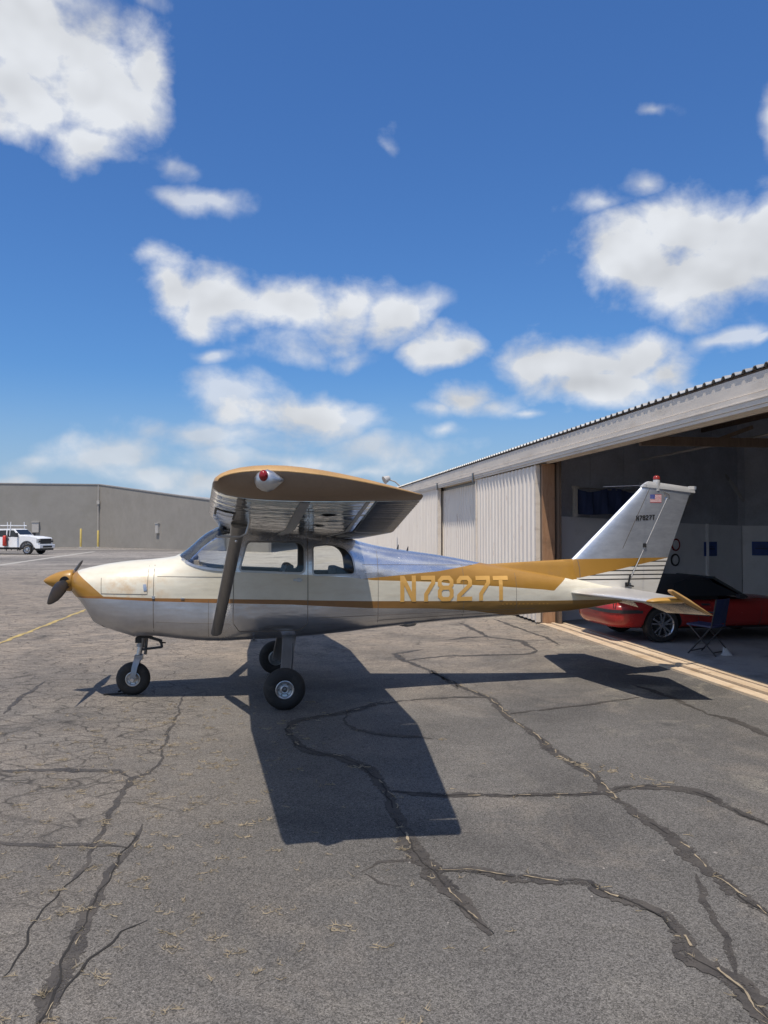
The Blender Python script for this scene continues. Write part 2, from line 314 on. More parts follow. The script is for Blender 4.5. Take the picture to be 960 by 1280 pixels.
# ------------------------------------------------------------------ materials
def mat_ground():
    m, t, o = new_mat('worn_asphalt'); co = objco(t); x, y, z = t.xyz(co)
    big = t.noise(co, 0.32, 5, 0.6)[0]; mid = t.noise(co, 1.6, 6, 0.65)[0]
    dis = t.vm('ADD', co, t.vm('MULTIPLY', t.vm('SUBTRACT', t.noise(co, 2.2, 3, 0.6)[1], (0.5, 0.5, 0.5)), (0.34, 0.34, 0)))
    base = t.mix(t.mr(big, 0.32, 0.68), (0.084, 0.080, 0.075, 1), (0.138, 0.131, 0.121, 1))
    yy = t.m('ADD', y, t.m('MULTIPLY', t.m('SUBTRACT', big, 0.5), 9.0))
    old = t.mr(yy, -1.5, 4.0, 0, 1, True)                                         # older, dustier paving away from the camera
    left = t.m('MULTIPLY', t.mr(x, 3.4, 0.6, 0, 1, True), t.mr(yy, -6.5, -2.5, 0.35, 0.9))
    tanf = t.m('MULTIPLY', t.m('MAXIMUM', t.m('MULTIPLY', left, 0.5), old), t.mr(mid, 0.3, 0.66, 0.35, 1.0))
    base = t.mix(tanf, base, (0.265, 0.222, 0.175, 1))
    far = t.mr(y, 14, 45, 0, 1, True)
    pad = t.m('MULTIPLY', far, t.mr(x, -3.0, 2.0, 0, 1, True))
    base = t.mix(far, base, t.mix(t.mr(t.noise(t.vm('MULTIPLY', co, (0.25, 1, 1)), 0.12, 5, 0.6)[0], 0.35, 0.65), (0.15, 0.14, 0.128, 1), (0.30, 0.275, 0.245, 1)))
    base = t.mix(t.m('MULTIPLY', pad, 0.8), base, (0.46, 0.42, 0.35, 1))
    pale = t.m('MULTIPLY', t.mr(t.noise(co, 0.9, 6, 0.7, 0.6)[0], 0.56, 0.68), t.mr(x, 5.2, 7.2, 0.12, 0.75))
    base = t.mix(pale, base, (0.28, 0.255, 0.205, 1))
    stain = t.m('MULTIPLY', t.mr(t.noise(co, 0.55, 5, 0.65, 0.8)[0], 0.50, 0.70), 0.62)
    base = t.mix(stain, base, (0.058, 0.055, 0.052, 1))
    dust = t.m('MULTIPLY', t.mr(t.noise(t.vm('ADD', co, (7, 3, 0)), 0.8, 6, 0.7, 0.5)[0], 0.54, 0.72), 0.45)
    base = t.mix(dust, base, (0.23, 0.20, 0.165, 1))
    oil = t.m('MULTIPLY', t.mr(t.noise(co, 3.1, 2, 0.5)[0], 0.70, 0.76), 0.5)
    base = t.mix(oil, base, (0.04, 0.039, 0.038, 1))
    # aggregate
    v1 = t.voro(co, 230.0); g1 = t.xyz(v1['Color'])[0]
    v2 = t.voro(co, 105.0); g2 = t.xyz(v2['Color'])[1]
    fine = t.noise(co, 420.0, 2, 0.6)[0]
    gr = t.m('ADD', t.m('MULTIPLY', t.m('POWER', g1, 1.8), 0.85), t.m('ADD', t.m('MULTIPLY', g2, 0.5), t.m('MULTIPLY', fine, 0.8)))
    k = t.mr(gr, 0.2, 1.65, 0.12, 2.15)
    base = t.mix(1.0, base, t.comb(k, k, k), 'MULTIPLY')
    # alligator cracking
    ca = t.voro(t.vm('MULTIPLY', dis, (0.9, 1.5, 1.0)), 2.9, 'DISTANCE_TO_EDGE')[0]
    cb = t.voro(t.vm('MULTIPLY', dis, (1.2, 2.4, 1.0)), 6.5, 'DISTANCE_TO_EDGE')[0]
    mk = t.m('MAXIMUM', t.mr(t.m('ADD', left, t.m('MULTIPLY', t.m('SUBTRACT', mid, 0.5), 1.6)), 0.30, 0.75), t.m('MULTIPLY', old, 0.75))
    la = t.mr(ca, 0.008, 0.042, 1, 0); lb = t.mr(cb, 0.008, 0.06, 1, 0)
    brk = t.mr(t.noise(co, 4.0, 3, 0.6)[0], 0.42, 0.56)
    crk = t.m('MULTIPLY', t.m('MULTIPLY', t.m('MAXIMUM', la, t.m('MULTIPLY', lb, t.m('MULTIPLY', brk, 0.8))), mk), t.mr(brk, 0, 1, 0.6, 1.0))
    base = t.mix(t.m('MULTIPLY', crk, 0.75), base, (0.030, 0.027, 0.024, 1))
    h = t.m('SUBTRACT', t.m('ADD', t.m('MULTIPLY', gr, 0.25), t.m('MULTIPLY', mid, 0.4)), t.m('MULTIPLY', crk, 0.8))
    nrm = t.bump(h, 0.8, 0.010)
    principled(t, o, base, t.mr(gr, 0.2, 1.4, 0.92, 0.78), 0, nrm, 0.3)
    return m

def mat_paint_fuselage():
    """cream, gold and bare metal areas of the paint scheme, bounded in aircraft coordinates"""
    m, t, o = new_mat('fuselage_paint'); co = objco(t); x, y, z = t.xyz(co)
    st = t.curve(x, [(0, 1.165), (0.40, 1.165), (0.60, 1.172), (1.27, 1.147), (1.9, 1.134), (2.77, 1.110), (3.69, 1.076), (4.5, 1.055), (4.95, 1.043), (6.1, 1.022), (8, 1.012)], 8, 2)
    sb = t.curve(x, [(0, 1.155), (0.40, 1.150), (0.70, 1.145), (1.27, 1.112), (1.9, 1.088), (2.77, 1.058), (3.69, 0.995), (4.5, 0.966), (4.95, 0.928), (5.4, 0.86), (5.8, 0.80), (8, 0.80)], 8, 2)
    ct = t.curve(x, [(0, 1.95), (1.55, 1.95), (1.58, 1.60), (1.66, 1.53), (1.82, 1.475), (1.98, 1.452), (2.18, 1.430), (2.95, 1.392), (3.5, 1.350), (3.73, 1.317), (4.55, 1.280), (4.74, 1.252), (5.32, 1.213), (5.92, 1.162), (6.06, 1.145), (6.107, 1.189), (6.265, 1.311), (6.5, 1.42), (8, 1.8)], 8, 2)
    gt = t.curve(x, [(0, 0.0), (3.50, 0.0), (3.53, 1.330), (3.73, 1.345), (4.55, 1.409), (5.14, 1.497), (5.3, 1.8), (8, 1.9)], 8, 2)
    stripe = t.m('MULTIPLY', t.m('LESS_THAN', z, st), t.m('GREATER_THAN', z, sb))
    above = t.m('GREATER_THAN', z, st); under = t.m('LESS_THAN', z, ct)
    cream = t.m('MULTIPLY', above, under)
    gold = t.m('MULTIPLY', t.m('GREATER_THAN', z, ct), t.m('LESS_THAN', z, gt))
    nose = t.m('MULTIPLY', t.m('GREATER_THAN', z, t.m('SUBTRACT', st, 0.012)), t.m('LESS_THAN', x, t.m('MULTIPLY_ADD', t.m('POWER', t.m('MAXIMUM', t.m('SUBTRACT', 1.44, z), 0.0), 0.9), 1.12, 0.375)))
    gold = t.m('MAXIMUM', gold, nose)
    n1 = t.noise(co, 2.2, 6, 0.65)[0]; n2 = t.noise(co, 9.0, 5, 0.6)[0]; n3 = t.noise(t.vm('MULTIPLY', co, (1, 1, 5)), 3.0, 5, 0.7)[0]
    grime = t.mr(n3, 0.50, 0.72, 0, 0.5)
    cowl = t.m('MULTIPLY', t.mr(x, 0.6, 0.8, 0, 1), t.mr(x, 1.5, 1.25, 0, 1))
    scuff = t.m('MULTIPLY', t.mr(t.m('ADD', n2, t.m('MULTIPLY', n1, 0.6)), 0.68, 0.92), t.m('MULTIPLY', cowl, t.mr(z, 1.47, 1.33, 0, 0.75)))
    cr = t.mix(t.mr(n1, 0.35, 0.65), (0.66, 0.62, 0.50, 1), (0.75, 0.71, 0.585, 1))
    cr = t.mix(grime, cr, (0.60, 0.52, 0.39, 1)); cr = t.mix(scuff, cr, (0.56, 0.38, 0.20, 1))
    al = t.mix(t.mr(n1, 0.3, 0.7), (0.50, 0.50, 0.505, 1), (0.66, 0.66, 0.66, 1))
    al = t.mix(t.mr(n3, 0.52, 0.8, 0, 0.4), al, (0.42, 0.41, 0.40, 1))
    al = t.mix(t.m('LESS_THAN', z, sb), t.mix(1.0, al, (1.25, 1.25, 1.27, 1), 'MULTIPLY'), t.mix(1.0, al, (0.98, 0.98, 1.0, 1), 'MULTIPLY'))
    gd = t.mix(t.mr(n1, 0.3, 0.7), (0.32, 0.165, 0.028, 1), (0.39, 0.205, 0.038, 1))
    brn = t.mix(t.mr(n2, 0.3, 0.7), (0.25, 0.115, 0.034, 1), (0.31, 0.145, 0.04, 1))
    brn = t.mix(t.mr(x, 3.4, 4.6, 0, 1), brn, (0.235, 0.13, 0.033, 1))
    col = t.mix(cream, al, cr); col = t.mix(gold, col, gd); col = t.mix(stripe, col, brn)
    painted = t.m('MAXIMUM', t.m('MAXIMUM', cream, gold), stripe)
    low = t.m('LESS_THAN', z, sb)
    rough = t.mixf(painted, t.mixf(low, t.mr(n2, 0.3, 0.7, 0.20, 0.32), t.m('ADD', t.mr(x, 1.6, 2.3, 0.40, 0.20), t.m('MULTIPLY', t.m('SUBTRACT', n2, 0.5), 0.15))), t.mr(n2, 0.3, 0.7, 0.30, 0.45))
    metal = t.m('MULTIPLY', t.m('SUBTRACT', 1.0, painted), t.mixf(low, 0.85, 0.88))
        # oil canning of thin sheet and rows of rivets
    wav = t.m('ADD', t.noise(t.vm('MULTIPLY', co, (1.0, 1.0, 2.2)), 3.2, 2, 0.5)[0], t.m('MULTIPLY', t.noise(t.vm('MULTIPLY', co, (0.5, 1.0, 12.0)), 3.0, 1, 0.4)[0], 0.10))
    rx = t.m('PINGPONG', x, 0.0175); 
    fr = t.m('ABSOLUTE', t.m('SUBTRACT', t.m('PINGPONG', t.m('ADD', x, 0.11), 0.19), 0.0))
    rz = t.m('PINGPONG', z, 0.0175)
    riv = t.m('MULTIPLY', t.m('LESS_THAN', fr, 0.004), t.m('LESS_THAN', rz, 0.005))
    riv = t.m('MULTIPLY', riv, t.m('GREATER_THAN', x, 1.45))
    h = t.m('ADD', t.m('MULTIPLY', wav, 1.0), t.m('MULTIPLY', riv, 0.12))
    nrm = t.bump(h, 0.30, 0.02)
    p = principled(t, o, col, rough, metal, nrm)
    t.put(p.inputs['Coat Weight'], t.m('MULTIPLY', painted, 0.25)); p.inputs['Coat Roughness'].default_value = 0.2
    return m

def mat_metal_skin(name, col=(0.66, 0.66, 0.65), rough=0.16, wave=0.35, scale=2.0, stretch=(1.6, 0.7, 1), rivets=True, metal=1.0, streak=0.35):
    m, t, o = new_mat(name); co = objco(t); x, y, z = t.xyz(co); cs = t.vm('MULTIPLY', co, stretch)
    n1 = t.noise(cs, scale, 2, 0.45)[0]; n2 = t.noise(cs, 14.0, 5, 0.65)[0]; n3 = t.noise(t.vm('MULTIPLY', co, (0.6, 9, 1)), 2.6, 4, 0.6)[0]
    c = t.mix(t.mr(n2, 0.35, 0.7), tuple(v*0.78 for v in col)+(1,), tuple(col)+(1,))
    h = t.m('ADD', n1, t.m('MULTIPLY', n3, streak))
    if rivets:
        ry = t.m('LESS_THAN', t.m('PINGPONG', y, 0.175), 0.005); rx = t.m('LESS_THAN', t.m('PINGPONG', x, 0.0175), 0.0055)
        h = t.m('ADD', h, t.m('MULTIPLY', t.m('MULTIPLY', rx, ry), 0.1))
    nrm = t.bump(h, wave, 0.03)
    principled(t, o, c, t.mr(n2, 0.3, 0.7, rough-0.03, rough+0.07), metal, nrm)
    return m

def mat_fin():
    m, t, o = new_mat('fin_paint'); co = objco(t); x, y, z = t.xyz(co)
    lo = t.curve(x, [(0, 1.29), (6.447, 1.295), (7.0, 1.40), (7.70, 1.545), (8.5, 1.545)], 8.5, 2)
    gold = t.m('MULTIPLY', t.m('GREATER_THAN', z, lo), t.m('LESS_THAN', z, t.curve(x, [(0, 1.53), (6.36, 1.532), (7.7, 1.546), (8.5, 1.55)], 8.5, 2)))
    white = t.m('LESS_THAN', z, lo)
    bars = None
    for z0 in (1.497, 1.437, 1.381, 1.327, 1.271):
        b = t.m('LESS_THAN', t.m('ABSOLUTE', t.m('SUBTRACT', z, z0)), 0.0078); bars = b if bars is None else t.m('MAXIMUM', bars, b)
    bars = t.m('MULTIPLY', bars, white)
    n1 = t.noise(co, 2.4, 6, 0.62)[0]; n2 = t.noise(t.vm('MULTIPLY', co, (1, 1, 3)), 5.0, 5, 0.7)[0]
    al = t.mix(t.mr(n2, 0.3, 0.7), (0.55, 0.58, 0.625, 1), (0.74, 0.77, 0.81, 1))
    wt = t.mix(t.mr(n2, 0.5, 0.75, 0, 0.6), (0.74, 0.71, 0.64, 1), (0.62, 0.56, 0.45, 1))
    gd = t.mix(n1, (0.32, 0.165, 0.028, 1), (0.39, 0.205, 0.038, 1))
    col = t.mix(white, al, wt); col = t.mix(gold, col, gd); col = t.mix(bars, col, (0.025, 0.024, 0.024, 1))
    pt = t.m('MAXIMUM', white, gold)
    nrm = t.bump(t.noise(co, 3.0, 2, 0.5)[0], 0.14, 0.02)
    principled(t, o, col, t.mixf(pt, t.mr(n1, 0.3, 0.7, 0.38, 0.50), 0.38), t.m('MULTIPLY', t.m('SUBTRACT', 1.0, pt), 0.8), nrm)
    return m

def mat_stab():
    m, t, o = new_mat('tailplane_paint'); co = objco(t); x, y, z = t.xyz(co)
    n2 = t.noise(co, 4.0, 5, 0.65)[0]
    tip = t.m('GREATER_THAN', t.m('ABSOLUTE', y), t.m('ADD', 1.50, t.m('MULTIPLY', t.m('SUBTRACT', 7.0, x), 0.22)))
    c = t.mix(tip, t.mix(n2, (0.60, 0.59, 0.57, 1), (0.76, 0.74, 0.70, 1)), (0.46, 0.26, 0.06, 1))
    principled(t, o, c, 0.32, t.m('MULTIPLY', t.m('SUBTRACT', 1.0, tip), 0.55), t.bump(n2, 0.1, 0.01))
    return m

def mat_glass(name, tint=(0.90, 0.93, 0.95), refl=1.45, haze=0.0):
    m, t, o = new_mat(name)
    tr = t.new('ShaderNodeBsdfTransparent'); t.put(tr.inputs[0], tint)
    gl = t.new('ShaderNodeBsdfGlossy'); t.put(gl.inputs[0], (0.95, 0.97, 1.0)); gl.inputs['Roughness'].default_value = 0.03
    fr = t.new('ShaderNodeFresnel'); fr.inputs['IOR'].default_value = refl
    mx = t.new('ShaderNodeMixShader'); t.l.new(fr.outputs[0], mx.inputs[0]); t.l.new(tr.outputs[0], mx.inputs[1]); t.l.new(gl.outputs[0], mx.inputs[2])
    if haze:
        df = t.new('ShaderNodeBsdfDiffuse'); t.put(df.inputs[0], (0.7, 0.72, 0.74)); m2 = t.new('ShaderNodeMixShader')
        t.put(m2.inputs[0], t.mr(t.noise(objco(t), 5.0, 4, 0.6)[0], 0.35, 0.7, haze*0.4, haze)); t.l.new(mx.outputs[0], m2.inputs[1]); t.l.new(df.outputs[0], m2.inputs[2])
        t.l.new(m2.outputs[0], o.inputs[0])
    else: t.l.new(mx.outputs[0], o.inputs[0])
    return m

def mat_seal():
    m, t, o = new_mat('tar_seal'); co = objco(t)
    n = t.noise(co, 5.0, 6, 0.65)[0]; g = t.noise(co, 120.0, 2, 0.6)[0]
    c = t.mix(t.mr(t.m('ADD', t.m('MULTIPLY', n, 0.7), t.m('MULTIPLY', g, 0.4)), 0.38, 0.75), (0.036, 0.033, 0.031, 1), (0.098, 0.088, 0.078, 1))
    p = principled(t, o, c, t.mr(n, 0.3, 0.7, 0.62, 0.85), 0, t.bump(t.m('ADD', n, t.m('MULTIPLY', g, 0.3)), 0.5, 0.01), 0.35)
    worn = t.m('ADD', t.noise(t.vm('ADD', co, (3, 9, 0)), 7.0, 5, 0.7)[0], t.m('MULTIPLY', t.m('SUBTRACT', t.noise(co, 60.0, 2, 0.6)[0], 0.5), 0.5))
    t.put(p.inputs['Alpha'], t.mr(worn, 0.36, 0.47, 0.10, 1.0))                   # worn through to the asphalt in places
    return m
def mat_wood(name, a, b, axis=(1, 14, 14), dark=None):
    m, t, o = new_mat(name); co = objco(t); oi = t.new('ShaderNodeObjectInfo')
    cs = t.vm('ADD', t.vm('MULTIPLY', co, axis), t.comb(t.m('MULTIPLY', oi.outputs['Random'], 30), 0, 0))
    n = t.noise(cs, 1.6, 6, 0.65, 0.4)[0]; g = t.noise(cs, 9.0, 4, 0.6)[0]
    f = t.mr(t.m('ADD', t.m('MULTIPLY', n, 0.7), t.m('MULTIPLY', g, 0.35)), 0.36, 0.72)
    f = t.m('ADD', f, t.m('MULTIPLY', t.m('SUBTRACT', oi.outputs['Random'], 0.5), 0.35), clamp=True)
    c = t.mix(f, tuple(a)+(1,), tuple(b)+(1,))
    if dark: c = t.mix(t.mr(t.noise(co, 1.3, 5, 0.7)[0], 0.5, 0.7, 0, 0.7), c, tuple(dark)+(1,))
    principled(t, o, c, 0.75, 0, t.bump(g, 0.35, 0.01))
    return m
def mat_sheet(name, a, b, rust=(0.30, 0.17, 0.09)):
    """painted corrugated sheet with dust at the foot and streaks"""
    m, t, o = new_mat(name); co = objco(t); x, y, z = t.xyz(co)
    n = t.noise(t.vm('MULTIPLY', co, (1, 3.5, 0.35)), 1.8, 5, 0.65)[0]; g = t.noise(co, 14, 4, 0.6)[0]
    c = t.mix(t.mr(n, 0.33, 0.67), tuple(a)+(1,), tuple(b)+(1,))
    foot = t.m('MULTIPLY', t.mr(z, 0.9, 0.0), t.mr(g, 0.3, 0.7, 0.2, 0.7))
    c = t.mix(foot, c, (0.44, 0.37, 0.28, 1))
    c = t.mix(t.m('MULTIPLY', t.mr(t.noise(t.vm('MULTIPLY', co, (1, 5, 0.5)), 2.2, 6, 0.7)[0], 0.60, 0.72), 0.55), c, tuple(rust)+(1,))
    principled(t, o, c, 0.58, 0, t.bump(g, 0.08, 0.01))
    return m

M = {}
M['ground'] = mat_ground(); M['seal'] = mat_seal(); M['fus'] = mat_paint_fuselage(); M['fin'] = mat_fin(); M['stab'] = mat_stab()
M['skin'] = mat_metal_skin('polished_wing_skin', (0.60, 0.59, 0.57), rough=0.04, wave=0.42, scale=3.2, stretch=(1, 1.3, 1), streak=0.06)
M['corr'] = mat_metal_skin('corrugated_control_skin', (0.46, 0.45, 0.44), 0.20, 0.08, rivets=False)
M['strut'] = simple('weathered_grey_metal', (0.34, 0.335, 0.33), 0.42, 0.75, 0.22, 4, 30, stretch=(14, 1, 1))
M['alu'] = simple('dull_aluminium', (0.55, 0.55, 0.55), 0.38, 0.9, 0.15, 5, 60)
M['frame'] = simple('window_frame_metal', (0.45, 0.45, 0.45), 0.35, 0.85, 0.12, 6, 50)
M['gold'] = simple('gold_paint', (0.38, 0.20, 0.037), 0.36, 0.0, 0.10, 3, 50, 0.03, (0.30, 0.17, 0.06, 0.5))
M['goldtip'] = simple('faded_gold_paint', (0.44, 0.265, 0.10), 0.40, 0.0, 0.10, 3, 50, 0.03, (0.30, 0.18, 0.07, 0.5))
M['ggold'] = simple('registration_gold', (0.72, 0.41, 0.11), 0.45, 0.0, 0.08, 6, 60)
M['white'] = simple('white_plastic', (0.72, 0.71, 0.68), 0.4, 0.0, 0.06, 4, 40)
M['greywhite'] = simple('grey_white_fairing', (0.50, 0.50, 0.49), 0.42, 0.2, 0.1, 4, 40)
M['black'] = simple('matt_black', (0.022, 0.022, 0.023), 0.6, 0.0, 0.2, 5, 60)
M['rubber'] = simple('tyre_rubber', (0.026, 0.025, 0.024), 0.8, 0.0, 0.3, 6, 80, 0.15, (0.075, 0.065, 0.055, 0.5))
M['blade'] = simple('propeller_black', (0.025, 0.025, 0.026), 0.5, 0.0, 0.2, 8, 60)
M['seam'] = simple('seam_brown', (0.16, 0.135, 0.11), 0.7, 0.0, 0.2, 5, 60)  # thin brown joint lines between skin panels
M['crack'] = simple('open_crack', (0.022, 0.020, 0.018), 0.9, 0.0, 0.3, 8, 40)
M['tipunder'] = simple('brown_tip_underside', (0.23, 0.165, 0.115), 0.5, 0.0, 0.15, 3, 50)  # darker brown on the lower faces of the tip cap
M['redlens'] = simple('red_lens', (0.24, 0.012, 0.014), 0.12, 0.0, 0.1, 5, 40)
M['redglass'] = simple('red_beacon_dome', (0.28, 0.03, 0.02), 0.12, 0.0, 0.1, 5, 40)
M['lens'] = simple('landing_light_lens', (0.85, 0.80, 0.70), 0.10, 0.9, 0.35, 12, 40)
M['cabin'] = simple('cabin_trim', (0.085, 0.08, 0.075), 0.8, 0.0, 0.2, 4, 60)
M['seat'] = simple('dark_seat_vinyl', (0.035, 0.034, 0.036), 0.6, 0.0, 0.2, 5, 60)
M['tan'] = simple('tan_trim', (0.42, 0.33, 0.20), 0.7, 0.0, 0.2, 5, 60)
M['glass'] = mat_glass('aircraft_glass', (0.96, 0.97, 0.97), 1.35, 0.012)
M['wsglass'] = mat_glass('windshield_glass', (0.92, 0.94, 0.96), 1.5, 0.03)
M['steel'] = simple('oily_steel', (0.20, 0.195, 0.19), 0.4, 0.9, 0.25, 12, 70)
M['flagred'] = simple('flag_red', (0.55, 0.07, 0.07), 0.5); M['flagwhite'] = simple('flag_white', (0.75, 0.73, 0.72), 0.5); M['flagblue'] = simple('flag_blue', (0.035, 0.06, 0.28), 0.5)
# hangar and yard
M['sheet'] = mat_sheet('cream_corrugated_sheet', (0.74, 0.675, 0.595), (0.82, 0.76, 0.68))
M['fascia'] = simple('fascia_paint', (0.70, 0.63, 0.54), 0.6, 0.0, 0.10, 1.5, 25, 0.05, (0.42, 0.35, 0.27, 0.45), (1, 0.5, 3))
M['roof'] = simple('galvanised_roof', (0.40, 0.40, 0.39), 0.5, 0.5, 0.2, 1.2, 20, 0.03, (0.22, 0.15, 0.10, 0.5))
M['upper'] = simple('added_wall_boards', (0.46, 0.48, 0.53), 0.8, 0.0, 0.25, 1.5, 20, 0.05)
M['inside'] = simple('dark_roof_lining', (0.55, 0.56, 0.60), 0.8, 0.0, 0.25, 1.0, 20)
M['panel'] = simple('white_partition', (0.84, 0.85, 0.88), 0.7, 0.0, 0.06, 1.2, 25, 0.02, (0.62, 0.62, 0.64, 0.4))
M['floor'] = simple('oily_concrete_floor', (0.30, 0.295, 0.29), 0.7, 0.0, 0.3, 0.8, 30, 0.1, (0.05, 0.05, 0.05, 0.6))
M['jamb'] = mat_wood('weathered_plywood', (0.30, 0.16, 0.085), (0.44, 0.27, 0.16), (10, 10, 1.2), (0.12, 0.075, 0.05))
M['plank'] = mat_wood('dry_threshold_timber', (0.48, 0.36, 0.24), (0.66, 0.53, 0.38), (14, 0.9, 14), (0.36, 0.24, 0.13))
M['darkwood'] = mat_wood('dark_post_timber', (0.10, 0.07, 0.05), (0.18, 0.13, 0.095), (10, 10, 1))
M['stucco'] = simple('grey_block_wall', (0.275, 0.262, 0.238), 0.85, 0.0, 0.13, 0.3, 1.6, 0.1, (0.235, 0.225, 0.195, 0.7))
M['stucco2'] = simple('tan_grey_block_wall', (0.278, 0.260, 0.232), 0.85, 0.0, 0.13, 0.3, 1.6, 0.1, (0.245, 0.228, 0.195, 0.7))
M['coping'] = simple('wall_coping', (0.30, 0.29, 0.28), 0.7)
M['palepipe'] = simple('pale_pipe', (0.45, 0.43, 0.40), 0.5)
M['yellow'] = simple('bollard_yellow', (0.55, 0.42, 0.12), 0.5, 0.0, 0.15)
M['yline'] = simple('worn_yellow_line', (0.40, 0.30, 0.11), 0.85, 0.0, 0.35, 5, 40, 0.2, (0.20, 0.17, 0.13, 0.95))
M['wline'] = simple('worn_white_line', (0.38, 0.36, 0.32), 0.8, 0.0, 0.2, 1.5, 20, 0.1, (0.26, 0.25, 0.22, 0.8))
M['truck'] = simple('truck_white', (0.78, 0.79, 0.80), 0.3, 0.0, 0.05, 2, 20)
M['glassdark'] = simple('dark_window_glass', (0.02, 0.023, 0.027), 0.08, 0.0, 0.1)
M['chrome'] = simple('bright_metal', (0.6, 0.6, 0.61), 0.25, 0.9, 0.1)
M['grey'] = simple('mid_grey_metal', (0.28, 0.28, 0.28), 0.5, 0.4, 0.15)
M['darkplastic'] = simple('dark_plastic', (0.03, 0.03, 0.032), 0.55)
M['red'] = simple('extinguisher_red', (0.55, 0.045, 0.03), 0.35)
M['carred'] = simple('car_red', (0.33, 0.028, 0.024), 0.22, 0.0, 0.08, 2, 30)
M['cloth'] = simple('black_roof_cloth', (0.018, 0.018, 0.02), 0.85, 0.0, 0.2, 6, 120, 0.1)
M['blue'] = simple('blue_plastic', (0.03, 0.045, 0.12), 0.5, 0.0, 0.15)
M['tarp'] = simple('dark_blue_tarpaulin', (0.035, 0.055, 0.14), 0.5, 0.0, 0.2, 2, 30, 0.1)
M['poster'] = simple('blue_poster', (0.035, 0.075, 0.30), 0.45, 0.0, 0.25, 9, 40)
M['straw'] = simple('dry_grass', (0.30, 0.245, 0.165), 0.85, 0.0, 0.4, 8, 40)
M['cloth_white'] = simple('white_rag', (0.6, 0.6, 0.6), 0.8)
